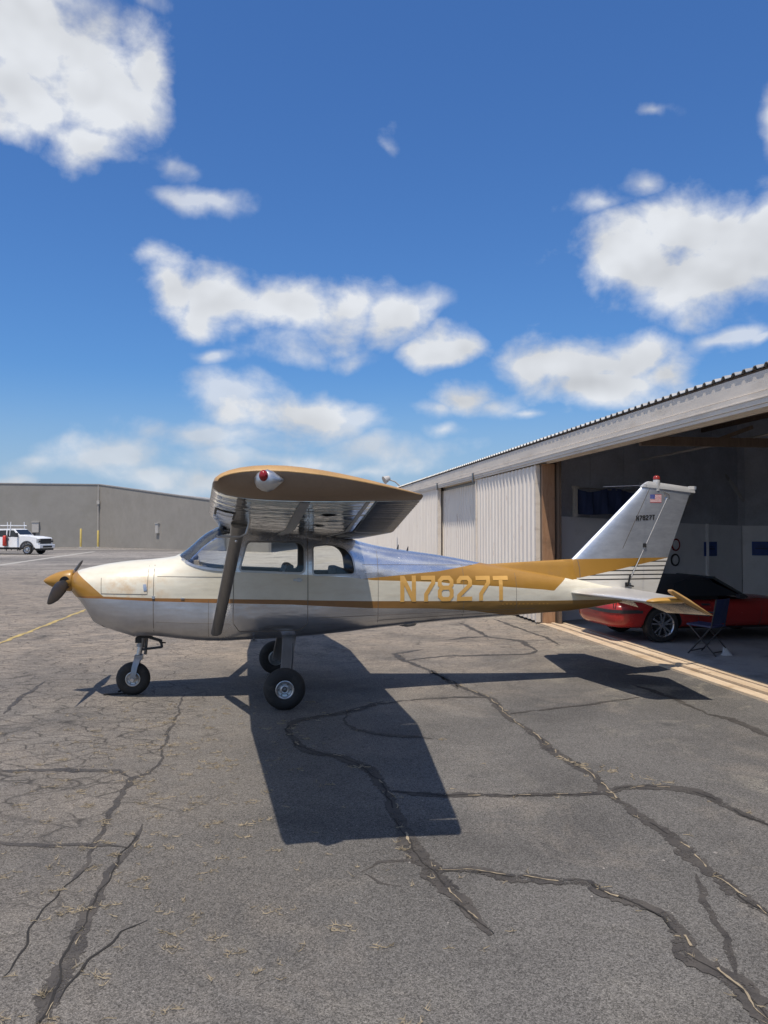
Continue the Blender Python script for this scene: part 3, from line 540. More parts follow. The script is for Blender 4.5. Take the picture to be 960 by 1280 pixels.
# ------------------------------------------------------------------ ground
def structure(o): o['kind'] = 'structure'; return o
def make_ground():
    mb = MB(); E = 2500
    xs = [-E, -200, -40, -10, 0, 10, 40, 200, E]; ys = [-E, -200, -40, -10, 0, 10, 40, 200, E]
    vs = [(x, y, 0) for y in ys for x in xs]; n = len(xs)
    mb.add(vs, [(j*n+i, j*n+i+1, (j+1)*n+i+1, (j+1)*n+i) for j in range(n-1) for i in range(n-1)])
    g = structure(mb.build('tarmac', M['ground']))
    rnd = random.Random(11)
    def resample(pts, step):
        out = []; 
        for a, b in zip(pts[:-1], pts[1:]):
            L = math.hypot(b[0]-a[0], b[1]-a[1]); k = max(1, int(L/step))
            for j in range(k): t = j/k; out.append([lerp(a[q], b[q], t) for q in range(3)])
        out.append(list(pts[-1])); return out
    def ribbon(pts, z, wf, jit, name, mt, gaps=None, taper=True):
        P = resample(pts, 0.022); N = len(P); mb = MB(); L = []
        ph = [rnd.uniform(0, 6.28) for _ in range(6)]
        for i, p in enumerate(P):
            a = P[max(i-2, 0)]; b = P[min(i+2, N-1)]; d = Vector((b[0]-a[0], b[1]-a[1], 0)).normalized(); nn = Vector((-d.y, d.x, 0))
            s = i*0.022
            wob = 0.012*math.sin(s*5.1+ph[0])+0.010*math.sin(s*11.3+ph[1])+0.006*math.sin(s*27+ph[2])
            w = max(0.004, min(p[2], 0.125)*wf*(1+0.25*math.sin(s*3.1+ph[3])+0.10*math.sin(s*11.1+ph[4])))
            if taper: w *= min(1, 0.25+min(i, N-1-i)*0.08)
            e1 = 1+jit*rnd.uniform(-1, 1); e2 = 1+jit*rnd.uniform(-1, 1); c = Vector((p[0], p[1], z))+nn*wob
            L.append((c+nn*w/2*e1, c-nn*w/2*e2))
        for i in range(N-1):
            if gaps and gaps(i): continue
            mb.add([L[i][0], L[i][1], L[i+1][1], L[i+1][0]], [(0, 1, 2, 3)])
        if mb.F: return mb.build(name, mt, g)
    for k, s in enumerate(SEALS):
        z = 0.0018+0.0003*(k % 9)
        thin = all(p[2] < 0.02 for p in s)
        ribbon(s, z, 0.80, 0.34, 'crack' if thin else 'crack_seal', M['crack'] if thin else M['seal'])
        if k in (1, 4, 5, 6, 8) :                       # the crack has opened again and filled with dry grass and grit
            on = [rnd.random() < (0.62 if k in (4, 8) else 0.3) for _ in range(400)]
            ribbon([(p[0]+0.012, p[1], 0.010 if k != 1 else 0.005) for p in s], z+0.0025, 1.0, 0.9, 'reopened_crack', M['straw'], gaps=lambda i: not on[(i//4) % 400])
            ribbon([(p[0]-0.004, p[1], 0.010) for p in s], z+0.002, 1.0, 0.5, 'crack', M['crack'], gaps=lambda i: on[(i//9+3) % 400])
    # painted lines
    def line(a, b, w, name, mt, z=0.004):
        ribbon([(a[0], a[1], w), (b[0], b[1], w)], z, 1.0, 0.12, name, mt, taper=False)
    P0 = Vector((-1.78, 4.83, 0)); P1 = Vector((-1.5, 9.74, 0)); d = (P1-P0).normalized()
    line((P0-d*4.5), (P1+d*1.2), 0.085, 'yellow_line', M['yline'])
    mb = MB(); a = Vector((-10.9, 33.0, 0.004)); b = Vector((-11.1, 68, 0.004)); w = Vector((0.22, 0, 0))
    mb.add([a-w, a+w, b+w, b-w], [(0, 1, 2, 3)]); mb.build('white_line', M['wline'], g)
    # dry grass growing in the cracks: nobody could count it
    mb = MB()
    def tuft(x, y, L, w, ang):
        n = 7; px, py, a = x, y, ang
        pts = []
        for i in range(n+1):
            pts.append((px, py)); a += rnd.uniform(-0.95, 0.95); px += math.cos(a)*L/n; py += math.sin(a)*L/n
        for i in range(n):
            (x0, y0), (x1, y1) = pts[i], pts[i+1]; w0 = w*math.sin(math.pi*(i+0.25)/(n+0.5)); w1 = w*math.sin(math.pi*(i+1.25)/(n+0.5))
            mb.add([(x0, y0-w0, 0.005), (x1, y1-w1, 0.005), (x1, y1+w1, 0.009), (x0, y0+w0, 0.009)], [(0, 1, 2, 3)])
        for q in range(3):
            i = rnd.randrange(n); (x0, y0) = pts[i]; dx = rnd.uniform(-.04, .04); dy = rnd.uniform(-.03, .03)
            mb.add([(x0-0.002, y0, 0.006), (x0+0.002, y0, 0.006), (x0+dx, y0+dy, rnd.uniform(0.012, 0.03))], [(0, 1, 2)])
    for i in range(480):
        y = -7.0+6.4*rnd.random()**0.9; x = rnd.gauss(1.55, 0.75) if rnd.random() < 0.75 else rnd.uniform(-0.6, 3.2)
        if y > -2 and rnd.random() < 0.3: continue
        if rnd.random() < 0.3:
            for q in range(4): tuft(x+rnd.gauss(0, 0.03), y+rnd.gauss(0, 0.012), rnd.uniform(0.03, 0.07), rnd.uniform(0.0006, 0.0014), rnd.gauss(0, 0.6))
        tuft(x, y, rnd.uniform(0.02, 0.085), rnd.uniform(0.0005, 0.0017), rnd.choice([0, math.pi])+rnd.gauss(0, 0.45))
    for k in (4, 5, 8, 6):
        for p in SEALS[k]:
            for q in range(1):
                tuft(p[0]+rnd.gauss(0, 0.04), p[1]+rnd.gauss(0, 0.12), rnd.uniform(0.03, 0.08), rnd.uniform(0.0006, 0.0018), rnd.uniform(0, 6.28))
    for q in range(26):
        tt = rnd.random(); tuft(4.75+0.6*tt+rnd.gauss(0, .05), -3.35-0.75*tt+rnd.gauss(0, .05), rnd.uniform(0.05, 0.13), rnd.uniform(0.001, 0.003), -0.9+rnd.gauss(0, .4))
    o = mb.build('dry_grass', M['straw']); o['kind'] = 'stuff'
    tag(o, 'dry straw-coloured grass tufts growing in the cracks of the tarmac', 'dry grass')
    # grit and pebbles
    mb = MB()
    for i in range(700):
        y = -7.5+11*rnd.random()**1.4; x = rnd.uniform(-2, 6.6); s = rnd.uniform(0.003, 0.009)
        if rnd.random() < 0.02: s *= 2.2
        vs = [(x+s*rnd.uniform(.6, 1.2)*a, y+s*rnd.uniform(.6, 1.2)*b, c*s*rnd.uniform(.5, .9)) for a, b, c in ((1, 0, 0.2), (-1, 0, 0.2), (0, 1, 0.2), (0, -1, 0.2), (0, 0, 1), (0, 0, -.1))]
        mb.add(vs, [(0, 2, 4), (2, 1, 4), (1, 3, 4), (3, 0, 4)])
    o = mb.build('loose_grit', simple('grit', (0.24, 0.22, 0.2), 0.8, 0, 0.6, 3, 40)); o['kind'] = 'stuff'
    tag(o, 'loose grit and small stones scattered over the tarmac', 'grit')
    # two thin dark bars forming a T by the nose wheel
    t = thing('dark_t_shape', 'thin dark T shape on the tarmac beside the nose wheel', 'rod', (0.80, 0.02, 0))
    mb = MB(); mb.bar((-0.135, -0.02, 0.012), (0.11, 0.01, 0.012), 0.02, 0.016); mb.build('cross_rod', M['crack'], t)
    mb = MB(); mb.bar((0.02, 0.06, 0.022), (0.115, 0.34, 0.035), 0.018, 0.018); mb.build('shaft', M['crack'], t)
make_ground()

# ------------------------------------------------------------------ grey building across the yard
def far_building():
    t = thing('grey_building', 'long windowless grey block building across the yard behind the white truck', 'building', (-14.1, 88.8, 0))
    B = Vector((-14.1, 88.8, 0))
    c0 = Vector((-14.1, 88.8)); lf = Vector((-80, 93.5)); r1 = Vector((-3.9, 74.5)); r2 = Vector((4.6, 62.5))
    def wall(a, b, ha, hb, name, mt, th=0.3):
        mb = MB(); d = (b-a).normalized(); n = Vector((-d.y, d.x))*th
        k = max(1, int((b-a).length/6)); 
        P = [a.lerp(b, i/k) for i in range(k+1)]; H = [lerp(ha, hb, i/k) for i in range(k+1)]
        rings = [[(p.x-B.x, p.y-B.y, 0), (p.x+n.x-B.x, p.y+n.y-B.y, 0), (p.x+n.x-B.x, p.y+n.y-B.y, h), (p.x-B.x, p.y-B.y, h)] for p, h in zip(P, H)]
        mb.loft(rings); w = mb.build(name, mt, t)
        mb = MB(); q = n.normalized()
        rings = [[(p.x-q.x*0.06-B.x, p.y-q.y*0.06-B.y, h), (p.x+n.x-B.x, p.y+n.y-B.y, h), (p.x+n.x-B.x, p.y+n.y-B.y, h+0.12), (p.x-q.x*0.06-B.x, p.y-q.y*0.06-B.y, h+0.12)] for p, h in zip(P, H)]
        mb.loft(rings); mb.build('coping', M['coping'], w)
        q = n.normalized()
        return w, q
    w1, q1 = wall(lf, c0, 7.6, 7.25, 'side_wall', M['stucco'])
    w2, q2 = wall(c0, r1, 7.25, 5.40, 'front_wall', M['stucco2'])
    w3, q3 = wall(r1, r2, 5.40, 3.9, 'front_wall', M['stucco2'])
    mb = MB(); mb.add([(lf.x-B.x, lf.y-B.y+.3, 7.4), (0, .3, 7.0), (r1.x-B.x, r1.y-B.y+.3, 5.2), (r2.x-B.x, r2.y-B.y+.3, 3.7), (30, 20, 5), (20, 60, 6), (-60, 60, 7)], [(0, 1, 2, 3, 4, 5, 6)]); mb.build('roof', M['coping'], t)
    mb = MB(); mb.tube([(-0.05, -0.3, 0.0), (-0.05, -0.3, 7.2)], 0.055, 8); mb.box(-0.2, 0.1, -0.42, -0.12, 5.0, 5.4); mb.build('downpipe', M['palepipe'], t)
    def box_on(a, b, f, z, w, h, q, name, mt):
        p = a.lerp(b, f)-q*0.09; d = (b-a).normalized(); mb = MB()
        m = Matrix.Translation((p.x-B.x, p.y-B.y, z)) @ Matrix.Rotation(math.atan2(d.y, d.x), 4, 'Z')
        mb.box(-w/2, w/2, -0.12, 0.12, -h/2, h/2, 0, m); mb.box(-w/2-0.05, w/2+0.05, -0.18, 0.1, h/2+0.002, h/2+0.08, 0, m); mb.build(name, mt, t)
    box_on(lf, c0, 0.893, 2.3, 0.75, 1.15, q1, 'wall_lamp', M['palepipe'])
    box_on(c0, r1, 0.76, 2.15, 0.55, 1.0, q2, 'wall_lamp', M['palepipe'])
    box_on(r1, r2, 0.52, 1.35, 1.15, 2.6, q3, 'door', M['grey'])
    for (x, y, h, lb) in ((-15.5, 85.6, 2.1, 'yellow steel bollard left of the pale wall pipe'), (-13.65, 85.6, 1.9, 'yellow steel bollard in front of the pale wall pipe')):
        k = thing('bollard', lb, 'bollard', (x, y, 0), 0, 'yellow bollards guarding the grey building corner')
        mb = MB(); mb.lathe([(0.0, h+0.06), (0.07, h+0.05), (0.11, h), (0.11, 0.12), (0.0, 0.12)], (0, 0, 0), (0, 0, 1), 12); mb.build('post', M['yellow'], k, 40)
        mb = MB(); mb.lathe([(0, 0.12), (0.2, 0.12), (0.24, 0.0)], (0, 0, 0), (0, 0, 1), 12); mb.build('footing', M['coping'], k, 40)
far_building()

# ------------------------------------------------------------------ hangar: local x runs into the building, local y along its front
HO = Vector((8.05, 1.7, 0)); HA = -0.031
def hangar():
    t = thing('hangar', 'long cream corrugated hangar with sliding doors and a dark open bay', 'hangar', HO, HA)
    U0, U1, D = -13.0, 42.0, 13.0
    def corr(u0, u1, z0, z1, n, per, dep, ztop=None):
        """vertical ribbed sheet facing -x: (u, offset) profile lofted between z0 and z1"""
        prof = []; u = u0; i = 0
        while u < u1-1e-4:
            for f, o in ((0, 0), (0.50, 0), (0.62, -dep), (0.88, -dep)):
                uu = u+f*per
                if uu < u1: prof.append((uu, o))
            u += per
        prof.append((u1, 0))
        loop = [(n+o, uu) for uu, o in prof] + [(n+0.035, u1), (n+0.035, u0)]
        mb = MB(); mb.loft([[(a, b, z0) for a, b in loop], [(a, b, z1) for a, b in loop]]); return mb
    # sliding doors
    d1 = corr(4.36, 9.06, 0.05, 3.23, -0.005, 0.27, 0.035).build('sliding_door', M['sheet'], t)
    mb = MB(); mb.box(-0.045, 0.05, 4.28, 4.355, 0.03, 3.24); mb.box(-0.05, 0.03, 9.062, 9.12, 0.03, 3.24); mb.build_each('door_stile', M['fascia'], d1)
    mb = MB(); mb.box(-0.065, -0.042, 4.45, 4.6, 1.0, 1.18); mb.bar((-0.06, 4.5, 1.02), (-0.10, 4.5, 1.09), 0.02, 0.02); mb.bar((-0.10, 4.5, 1.09), (-0.06, 4.5, 1.16), 0.02, 0.02); mb.build('door_pull', M['steel'], d1)
    d2 = corr(9.122, 14.4, 0.05, 3.17, 0.16, 0.27, 0.035).build('sliding_door', M['sheet'], t)
    mb = MB(); mb.box(0.12, 0.15, 9.2, 14.4, 3.175, 3.25); mb.build('door_rail', M['steel'], d2)
    d3 = corr(13.88, U1, 0.05, 3.30, -0.005, 0.27, 0.035).build('sliding_door', M['sheet'], t)
    mb = MB(); mb.box(-0.06, 0.05, 13.80, 13.876, 0.03, 3.45); mb.build('door_stile', M['fascia'], d3)
    mb = MB(); mb.box(-0.10, -0.077, 9.15, 9.25, 3.18, 3.42); mb.box(-0.10, -0.077, 13.7, 13.8, 3.2, 3.42); mb.build_each('door_hanger', M['steel'], t)
    # header, fascia boards, roof edge
    L = [U0, -8.9, -5.2, -1.4, 2.4, 6.2, 10.1, 14.0, 17.8, 21.6, 25.4, 29.2, 33.0, 36.8, U1]
    for a, b in zip(L[:-1], L[1:]):
        mb = MB(); mb.box(-0.055, 0.02, a+0.003, b-0.003, 3.445, 3.665); mb.build('fascia_board', M['fascia'], t)
    mb = MB(); mb.box(-0.075, 0.20, U0, U1, 3.30, 3.435); mb.box(-0.085, -0.0755, U0, U1, 3.36, 3.372); mb.build('door_header', M['fascia'], t)
    mb = MB(); mb.box(-0.06, -0.02, U0, U1-0.1, 3.255, 3.296); mb.box(0.14, 0.20, U0, 13.9, 3.255, 3.296); mb.build_each('door_track', M['fascia'], t)
    mb = MB(); mb.box(-0.03, 0.05, U0, U1, 3.667, 3.70); mb.build('eave_shadow_batten', M['darkwood'], t)  # batten coloured dark to draw the shadow line under the roof sheets
    prof = []; u = U0; per = 0.212
    while u < U1:
        for f, o in ((0, 0), (0.55, 0), (0.66, 0.038), (0.88, 0.038)): prof.append((u+f*per, o))
        u += per
    def row(n, z): return [(n, a, z+o) for a, o in prof] + [(n, a, z+o-0.008) for a, o in reversed(prof)]
    mb = MB(); mb.loft([row(-0.075, 3.705), row(6.5, 4.9), row(D+0.1, 3.75)]); mb.build('corrugated_roof', M['roof'], t)
    # closed sides, back and dark lining
    mb = MB(); mb.prism([(0.04, 0), (D, 0), (D, 3.70), (6.5, 4.85), (0.04, 3.66)], 'y', U1-0.06, U1); mb.build('end_wall', M['sheet'], t)
    mb = MB(); mb.prism([(0.04, 0), (D, 0), (D, 3.70), (6.5, 4.85), (0.04, 3.66)], 'y', U0, U0+0.06); mb.build('end_wall', M['sheet'], t)
    mb = MB(); mb.box(D-0.05, D, U0+0.07, U1-0.07, 0, 3.68); mb.build('back_wall', M['inside'], t)
    mb = MB(); mb.add([(0.06, U0+.07, 3.62), (0.06, U1-.07, 3.62), (6.5, U1-.07, 4.80), (6.5, U0+.07, 4.80), (D-.06, U0+.07, 3.62), (D-.06, U1-.07, 3.62)], [(0, 1, 2, 3), (3, 2, 5, 4)]); mb.build('roof_lining', M['inside'], t)
    for n in (1.2, 3.0, 4.8, 8.2, 10.4):
        z = 3.6+1.15*(1-abs(n-6.5)/6.5); mb = MB(); mb.box(n, n+0.07, U0+0.1, U1-0.1, z-0.2, z-0.04); mb.build('roof_purlin', M['darkwood'], t)
    for u in (-5.0, 0.3, 9.8):
        mb = MB(); mb.bar((0.3, u, 3.30), (D-0.3, u, 3.30), 0.09, 0.14); mb.bar((0.3, u, 3.4), (6.5, u, 4.6), 0.08, 0.1); mb.bar((D-0.3, u, 3.4), (6.5, u, 4.6), 0.08, 0.1)
        for k in range(5): mb.bar((1.5+k*1.2, u, 3.3), (2.2+k*1.2, u, 3.55+k*0.22), 0.05, 0.06)
        mb.build('roof_truss', M['darkwood'], t)
    mb = MB(); mb.tube([(2.2, -6, 3.42), (2.2, 4.2, 3.36)], 0.022, 8); mb.build('conduit', M['grey'], t)
    # jamb by the open bay
    mb = MB(); mb.box(0.045, 0.30, 4.12, 4.17, 0.02, 3.25); mb.build('jamb_board', M['jamb'], t)
    mb = MB(); mb.box(0.055, 0.34, 4.172, 4.34, 0.02, 3.25); mb.build('jamb_post', M['darkwood'], t)
    mb = MB(); mb.box(0.345, 0.40, 4.0, 4.33, 0.02, 3.3); mb.build('inner_post', M['darkwood'], t)
    # partition of white panels that closes the bay
    A = Vector((0.55, 4.62)); K = Vector((6.14, 6.89)); Bq = Vector((9.6, 5.2)); fr = [0, 0.27, 0.52, 0.78, 1.0]; hs = [2.20, 2.15, 2.09, 2.05, 2.02]
    def slab(a, b, ha, hb, name, mt, th=0.06):
        d = (b-a).normalized(); n = Vector((-d.y, d.x))*th; mb = MB()
        mb.loft([[(p.x, p.y, 0.01), (p.x+n.x, p.y+n.y, 0.01), (p.x+n.x, p.y+n.y, h), (p.x, p.y, h)] for p, h in ((a, ha), (b, hb))]); return mb.build(name, mt, t)
    for i in range(4):
        a = A.lerp(K, fr[i]+0.004); b = A.lerp(K, fr[i+1]-0.004); slab(a, b, hs[i], hs[i+1], 'partition_panel', M['panel'])
        if i: p = A.lerp(K, fr[i]); mb = MB(); mb.box(p.x-0.03, p.x+0.03, p.y-0.05, p.y-0.012, 0.01, hs[i]+0.01); mb.build('partition_batten', M['panel'], t)
    slab(K, K.lerp(Bq, 0.5), 2.02, 2.02, 'partition_panel', M['panel']); slab(K.lerp(Bq, 0.505), Bq, 2.02, 2.0, 'partition_panel', M['panel'])
    slab(Bq+Vector((0.03, -0.06)), Vector((9.7, -6)), 2.0, 2.0, 'partition_panel', M['panel'])
    # boarding added above the partition to catch light in the dark bay
    def top_at(n): return 3.62+1.18*(1-abs(n-6.5)/6.5)-0.03
    for a, b, k in ((A, K, 6), (K, Bq, 4), (Bq+Vector((0.03, -0.06)), Vector((9.7, -6)), 8)):
        d = (b-a).normalized(); q = Vector((-d.y, d.x))
        for i in range(k):
            p0 = a.lerp(b, i/k)+d*0.004+q*0.065; p1 = a.lerp(b, (i+1)/k)-d*0.004+q*0.065; mb = MB()
            mb.loft([[(p.x, p.y, 1.9), (p.x+q.x*0.03, p.y+q.y*0.03, 1.9), (p.x+q.x*0.03, p.y+q.y*0.03, top_at(p.x)), (p.x, p.y, top_at(p.x))] for p in (p0, p1)]); mb.build('added_upper_board', M['upper'], t)
    mb = MB(); mb.box(K.x-0.09, K.x+0.09, K.y+0.02, K.y+0.16, 1.9, top_at(K.x)-0.02); mb.build('added_corner_board', M['upper'], t)
    # floor and timber threshold
    mb = MB(); mb.box(0.585, D-0.06, U0+0.07, 9.7, -0.1, 0.012); mb.build('hangar_floor', M['floor'], t)
    rnd = random.Random(5)
    rows = [(-0.03, 0.085, 0.030), (0.097, 0.185, 0.018), (0.197, 0.270, 0.040), (0.285, 0.42, 0.026), (0.432, 0.575, 0.034)]
    for ri, (n0, n1, z) in enumerate(rows):
        u = U0+rnd.uniform(0, 1.5)
        while u < 4.1:
            L = rnd.uniform(2.3, 3.7); e = min(u+L, 4.1)
            if e-u > 0.4:
                mb = MB(); w = rnd.uniform(-0.004, 0.004); dz = rnd.uniform(-0.005, 0.006); k = 7
                rings = []
                for j in range(k+1):
                    uu = lerp(u+0.004, e-0.004, j/k); q = rnd.uniform(-0.0035, 0.0035)
                    rings.append([(n0+w+q, uu, -0.02), (n1+w-0.001, uu, -0.02), (n1+w-0.001, uu, z+dz+q*0.5), (n0+w+q+0.004, uu, z+dz)])
                mb.loft(rings); mb.build('threshold_plank', M['plank'], t)
            u = e
    # floodlight on the far corner of the roof
    fl = MB(); fl.tube([(-0.05, 21.3, 3.74), (-0.25, 21.3, 3.92), (-0.55, 21.3, 4.02)], 0.03, 8); f = fl.build('floodlight_arm', M['palepipe'], t, 40)
    mb = MB(); mb.lathe([(0.02, -0.16), (0.10, -0.12), (0.15, 0.06), (0.17, 0.13), (0.0, 0.12)], (-0.60, 21.3, 4.03), (-0.7, -0.2, -0.35), 14); mb.build('floodlight_head', M['palepipe'], f, 40)
    return t
hangar()
def hloc(n, u, z=0.0):
    c, s = math.cos(HA), math.sin(HA); return Vector((HO.x+n*c-u*s, HO.y+n*s+u*c, z))

# ------------------------------------------------------------------ what stands and hangs in the bay
def bay_contents():
    A = Vector((0.55, 4.62)); K = Vector((6.14, 6.89)); Bq = Vector((9.6, 5.2)); d = (K-A).normalized(); ang = math.atan2(d.y, d.x)+HA
    def on_wall(f, z, out, a=A, b=K):
        p = a.lerp(b, f); dd = (b-a).normalized(); n = Vector((dd.y, -dd.x)); q = p+n*out; return hloc(q.x, q.y, z), math.atan2(dd.y, dd.x)+HA
    for f, z, lb, a, b, w in ((POSTER1, 1.46, 'dark blue poster on the white partition above the red car roof', A, K, 0.46), (0.11, 1.46, 'dark blue poster on the partition right of the corner', K, Bq, 0.42)):
        p, an = on_wall(f, z, 0.006, a, b); t = thing('poster', lb, 'poster', p, an, 'blue posters on the partition')
        mb = MB(); mb.box(-w/2, w/2, -0.012, 0.002, -0.17, 0.17); mb.build('sheet', M['poster'], t)
        mb = MB(); mb.box(-w*0.32, w*0.32, -0.015, -0.0125, -0.02, 0.02); mb.box(-w*0.2, w*0.25, -0.015, -0.0125, 0.05, 0.07); mb.build_each('printed_band', M['blue'], t)
    for f, z, lb, ring, face in ((ROUND1, 1.57, 'small round red sign on the partition, the upper of the pair', M['redlens'], M['panel']), (ROUND1-0.004, 1.22, 'round dark-rimmed dial on the partition, below the red sign', M['darkplastic'], M['panel'])):
        p, an = on_wall(f, z, 0.006); t = thing('round_sign', lb, 'round sign', p, an)
        mb = MB(); mb.lathe([(0.11, 0.0), (0.11, 0.02), (0.13, 0.03), (0.145, 0.02), (0.145, 0.0)], (0, 0, 0), (0, -1, 0), 28); mb.build('rim', ring, t, 40)
        mb = MB(); mb.lathe([(0.0, 0.012), (0.111, 0.012)], (0, 0, 0), (0, -1, 0), 28); mb.box(-0.04, 0.04, -0.02, -0.0125, -0.06, 0.06); mb.build('face', face, t)
    # tarpaulin slung above the partition, held by a pale post
    p, an = on_wall(0.02, 0, 0.30); t = thing('tarpaulin', 'dark blue tarpaulin hanging above the white partition', 'tarpaulin', p, an)
    mb = MB(); nx, nz = 44, 8; vs = []
    for j in range(nz+1):
        for i in range(nx+1):
            x = 0.18+3.1*i/nx; z = 2.24+0.52*j/nz-0.05*math.sin(i*0.33)*(1 if j == nz else 0.2); y = 0.035*math.sin(i*0.9+j*0.3)*(1-j/nz*0.6)+0.02*math.sin(i*2.1)
            vs.append((x, y, z))
    n = nx+1; fs = [(j*n+i, j*n+i+1, (j+1)*n+i+1, (j+1)*n+i) for j in range(nz) for i in range(nx)]
    mb.add(vs, fs); m = len(vs); mb.add([(x, y+0.008, z) for x, y, z in vs], [tuple(reversed(f)) for f in fs]); mb.build('cloth', M['tarp'], t, 60)
    mb = MB(); mb.tube([(0.1, 0.02, 2.78), (3.4, 0.02, 2.76)], 0.02, 8); mb.build('hanging_rail', M['grey'], t, 40)
    p, an = on_wall(0.02, 2.2, 0.34); t = thing('timber_post', 'short pale timber post at the left end of the blue tarpaulin', 'post', p, an)
    mb = MB(); mb.box(-0.005, 0.07, -0.05, 0.02, -0.02, 0.56); mb.build('upright', M['palepipe'], t)
    mb = MB(); mb.box(-0.02, 0.11, -0.06, 0.03, 0.562, 0.62); mb.build('cap', M['palepipe'], t)
    # two loose blades hung in the dark
    def blade(loc, an, L, tilt, lb, tip):
        t = thing('hanging_blade', lb, 'propeller blade', loc, an)
        prof = [(0, 0.035, 0.03), (0.15, 0.05, 0.025), (0.45, 0.07, 0.018), (0.8, 0.055, 0.01), (1.0, 0.02, 0.004)]
        mt = Matrix.Rotation(tilt, 4, 'Y')
        def ring(f, c, th): return [mt @ Vector((c*math.cos(a), th*math.sin(a), f*L)) for a in [2*math.pi*k/12 for k in range(12)]]
        mb = MB(); mb.loft([ring(*q) for q in prof[:4]]); mb.build('blade', M['greywhite'], t, 50)
        mb = MB(); mb.loft([ring(0.801, 0.055, 0.0101), ring(0.92, 0.043, 0.008), ring(1.0, 0.02, 0.004)]); mb.build('blade_tip', tip, t, 50)
    blade(hloc(4.16, 5.94, 2.48), 0.356, 0.49, 0.61, 'short grey blade with a red tip hanging behind the rudder top', M['red'])
    blade(hloc(6.05, 6.68, 2.63), 0.356, 0.92, -0.83, 'dull grey blade hanging in the dark upper right of the bay', M['strut'])
    # folding chair with a blue back
    t = thing('folding_chair', 'black metal folding chair with a blue back beside the red car', 'chair', hloc(1.22, -0.03), -1.05)
    fr = M['steel']
    for s in (-1, 1):
        mb = MB(); mb.tube([(-0.22, s*0.20, 0.015), (0.16, s*0.20, 0.44), (0.24, s*0.19, 0.86)], 0.012, 8); mb.build('back_leg', M['darkplastic'], t, 40)
        mb = MB(); mb.tube([(0.24, s*0.22, 0.015), (-0.18, s*0.22, 0.45)], 0.012, 8); mb.build('front_leg', M['darkplastic'], t, 40)
        mb = MB(); mb.tube([(-0.26, s*0.24, 0.62), (0.16, s*0.24, 0.62)], 0.012, 8); mb.build('armrest', M['darkplastic'], t, 40)
    mb = MB(); mb.loft([[(-0.24, y, 0.45), (-0.24, y, 0.475), (0.18, y, 0.455), (0.18, y, 0.43)] for y in (-0.20, -0.1, 0.1, 0.20)]); mb.build('seat', M['blue'], t)
    mb = MB(); mb.loft([[(0.155, y, 0.48), (0.175, y, 0.48), (0.255+0.02*(1-abs(y)*5), y, 0.86), (0.235+0.02*(1-abs(y)*5), y, 0.86)] for y in (-0.19, -0.1, 0, 0.1, 0.19)]); mb.build('backrest', M['blue'], t)
    mb = MB(); mb.tube([(0.19, -0.21, 0.06), (0.19, 0.21, 0.06)], 0.01, 8); mb.tube([(-0.17, -0.21, 0.06), (-0.17, 0.21, 0.06)], 0.01, 8); mb.build_each('stretcher', M['darkplastic'], t)
    # crumpled rag
    mb = MB(); rnd = random.Random(9); r0 = [(0.10*math.cos(a)*rnd.uniform(.7, 1.1), 0.07*math.sin(a)*rnd.uniform(.7, 1.1), 0.0) for a in [k*0.6283 for k in range(10)]]
    r1 = [(x*0.7, y*0.7, 0.05*rnd.uniform(.6, 1.3)) for x, y, z in r0]; r2 = [(x*0.3-0.03, y*0.3, 0.11*rnd.uniform(.8, 1.2)) for x, y, z in r0]
    mb.loft([r0, r1, r2]); o = mb.build('white_rag', M['cloth_white'], None, 70); o.location = (9.45, 1.44, 0.012)
    tag(o, 'small crumpled white rag on the hangar floor beside the chair', 'rag')
POSTER1 = 0.80; ROUND1 = 0.597
bay_contents()
# ------------------------------------------------------------------ the aeroplane (aircraft coordinates: x aft from the spinner tip, y to its right, z up)
PL = thing('airplane', 'small high-wing propeller airplane in cream, gold and bare metal parked on the tarmac', 'airplane', (2.66, 0, 0))
_SX = [0.335, 0.36, 0.42, 0.50, 0.58, 0.72, 0.975, 1.03, 1.09, 1.25, 1.46, 1.60, 1.80, 2.0, 2.2, 2.6, 3.0, 3.4, 3.66, 3.92, 4.21, 4.51, 4.81, 5.10, 5.4, 5.9, 6.36, 6.8, 7.08]
_ZT = [1.405, 1.428, 1.452, 1.472, 1.488, 1.516, 1.548, 1.553, 1.556, 1.569, 1.597, 1.690, 1.865, 1.960, 1.985, 1.955, 1.905, 1.835, 1.755, 1.697, 1.652, 1.610, 1.560, 1.505, 1.452, 1.372, 1.300, 1.205, 1.15]
_ZB = [1.175, 1.150, 1.095, 0.985, 0.850, 0.785, 0.700, 0.682, 0.694, 0.690, 0.665, 0.648, 0.632, 0.626, 0.632, 0.642, 0.665, 0.695, 0.715, 0.736, 0.758, 0.778, 0.797, 0.812, 0.828, 0.856, 0.884, 0.940, 0.985]
_W  = [0.16, 0.22, 0.305, 0.355, 0.385, 0.425, 0.465, 0.47, 0.475, 0.485, 0.505, 0.515, 0.528, 0.535, 0.538, 0.538, 0.535, 0.505, 0.472, 0.432, 0.392, 0.352, 0.315, 0.278, 0.245, 0.195, 0.150, 0.105, 0.075]
_NX = [0.335, 0.6, 1.2, 1.6, 2.1, 3.0, 3.7, 4.5, 7.1]
_NT = [2.1, 2.3, 2.5, 2.9, 3.8, 3.8, 2.9, 2.4, 2.2]
_NB = [2.1, 2.6, 3.4, 4.0, 4.6, 4.6, 4.2, 3.6, 2.8]
f_zt, f_zb, f_w, f_nt, f_nb = pchip(_SX, _ZT), pchip(_SX, _ZB), pchip(_SX, _W), pchip(_NX, _NT), pchip(_NX, _NB)
def f_zw(x): return lerp(f_zb(x), min(f_zt(x), 1.62), 0.50)
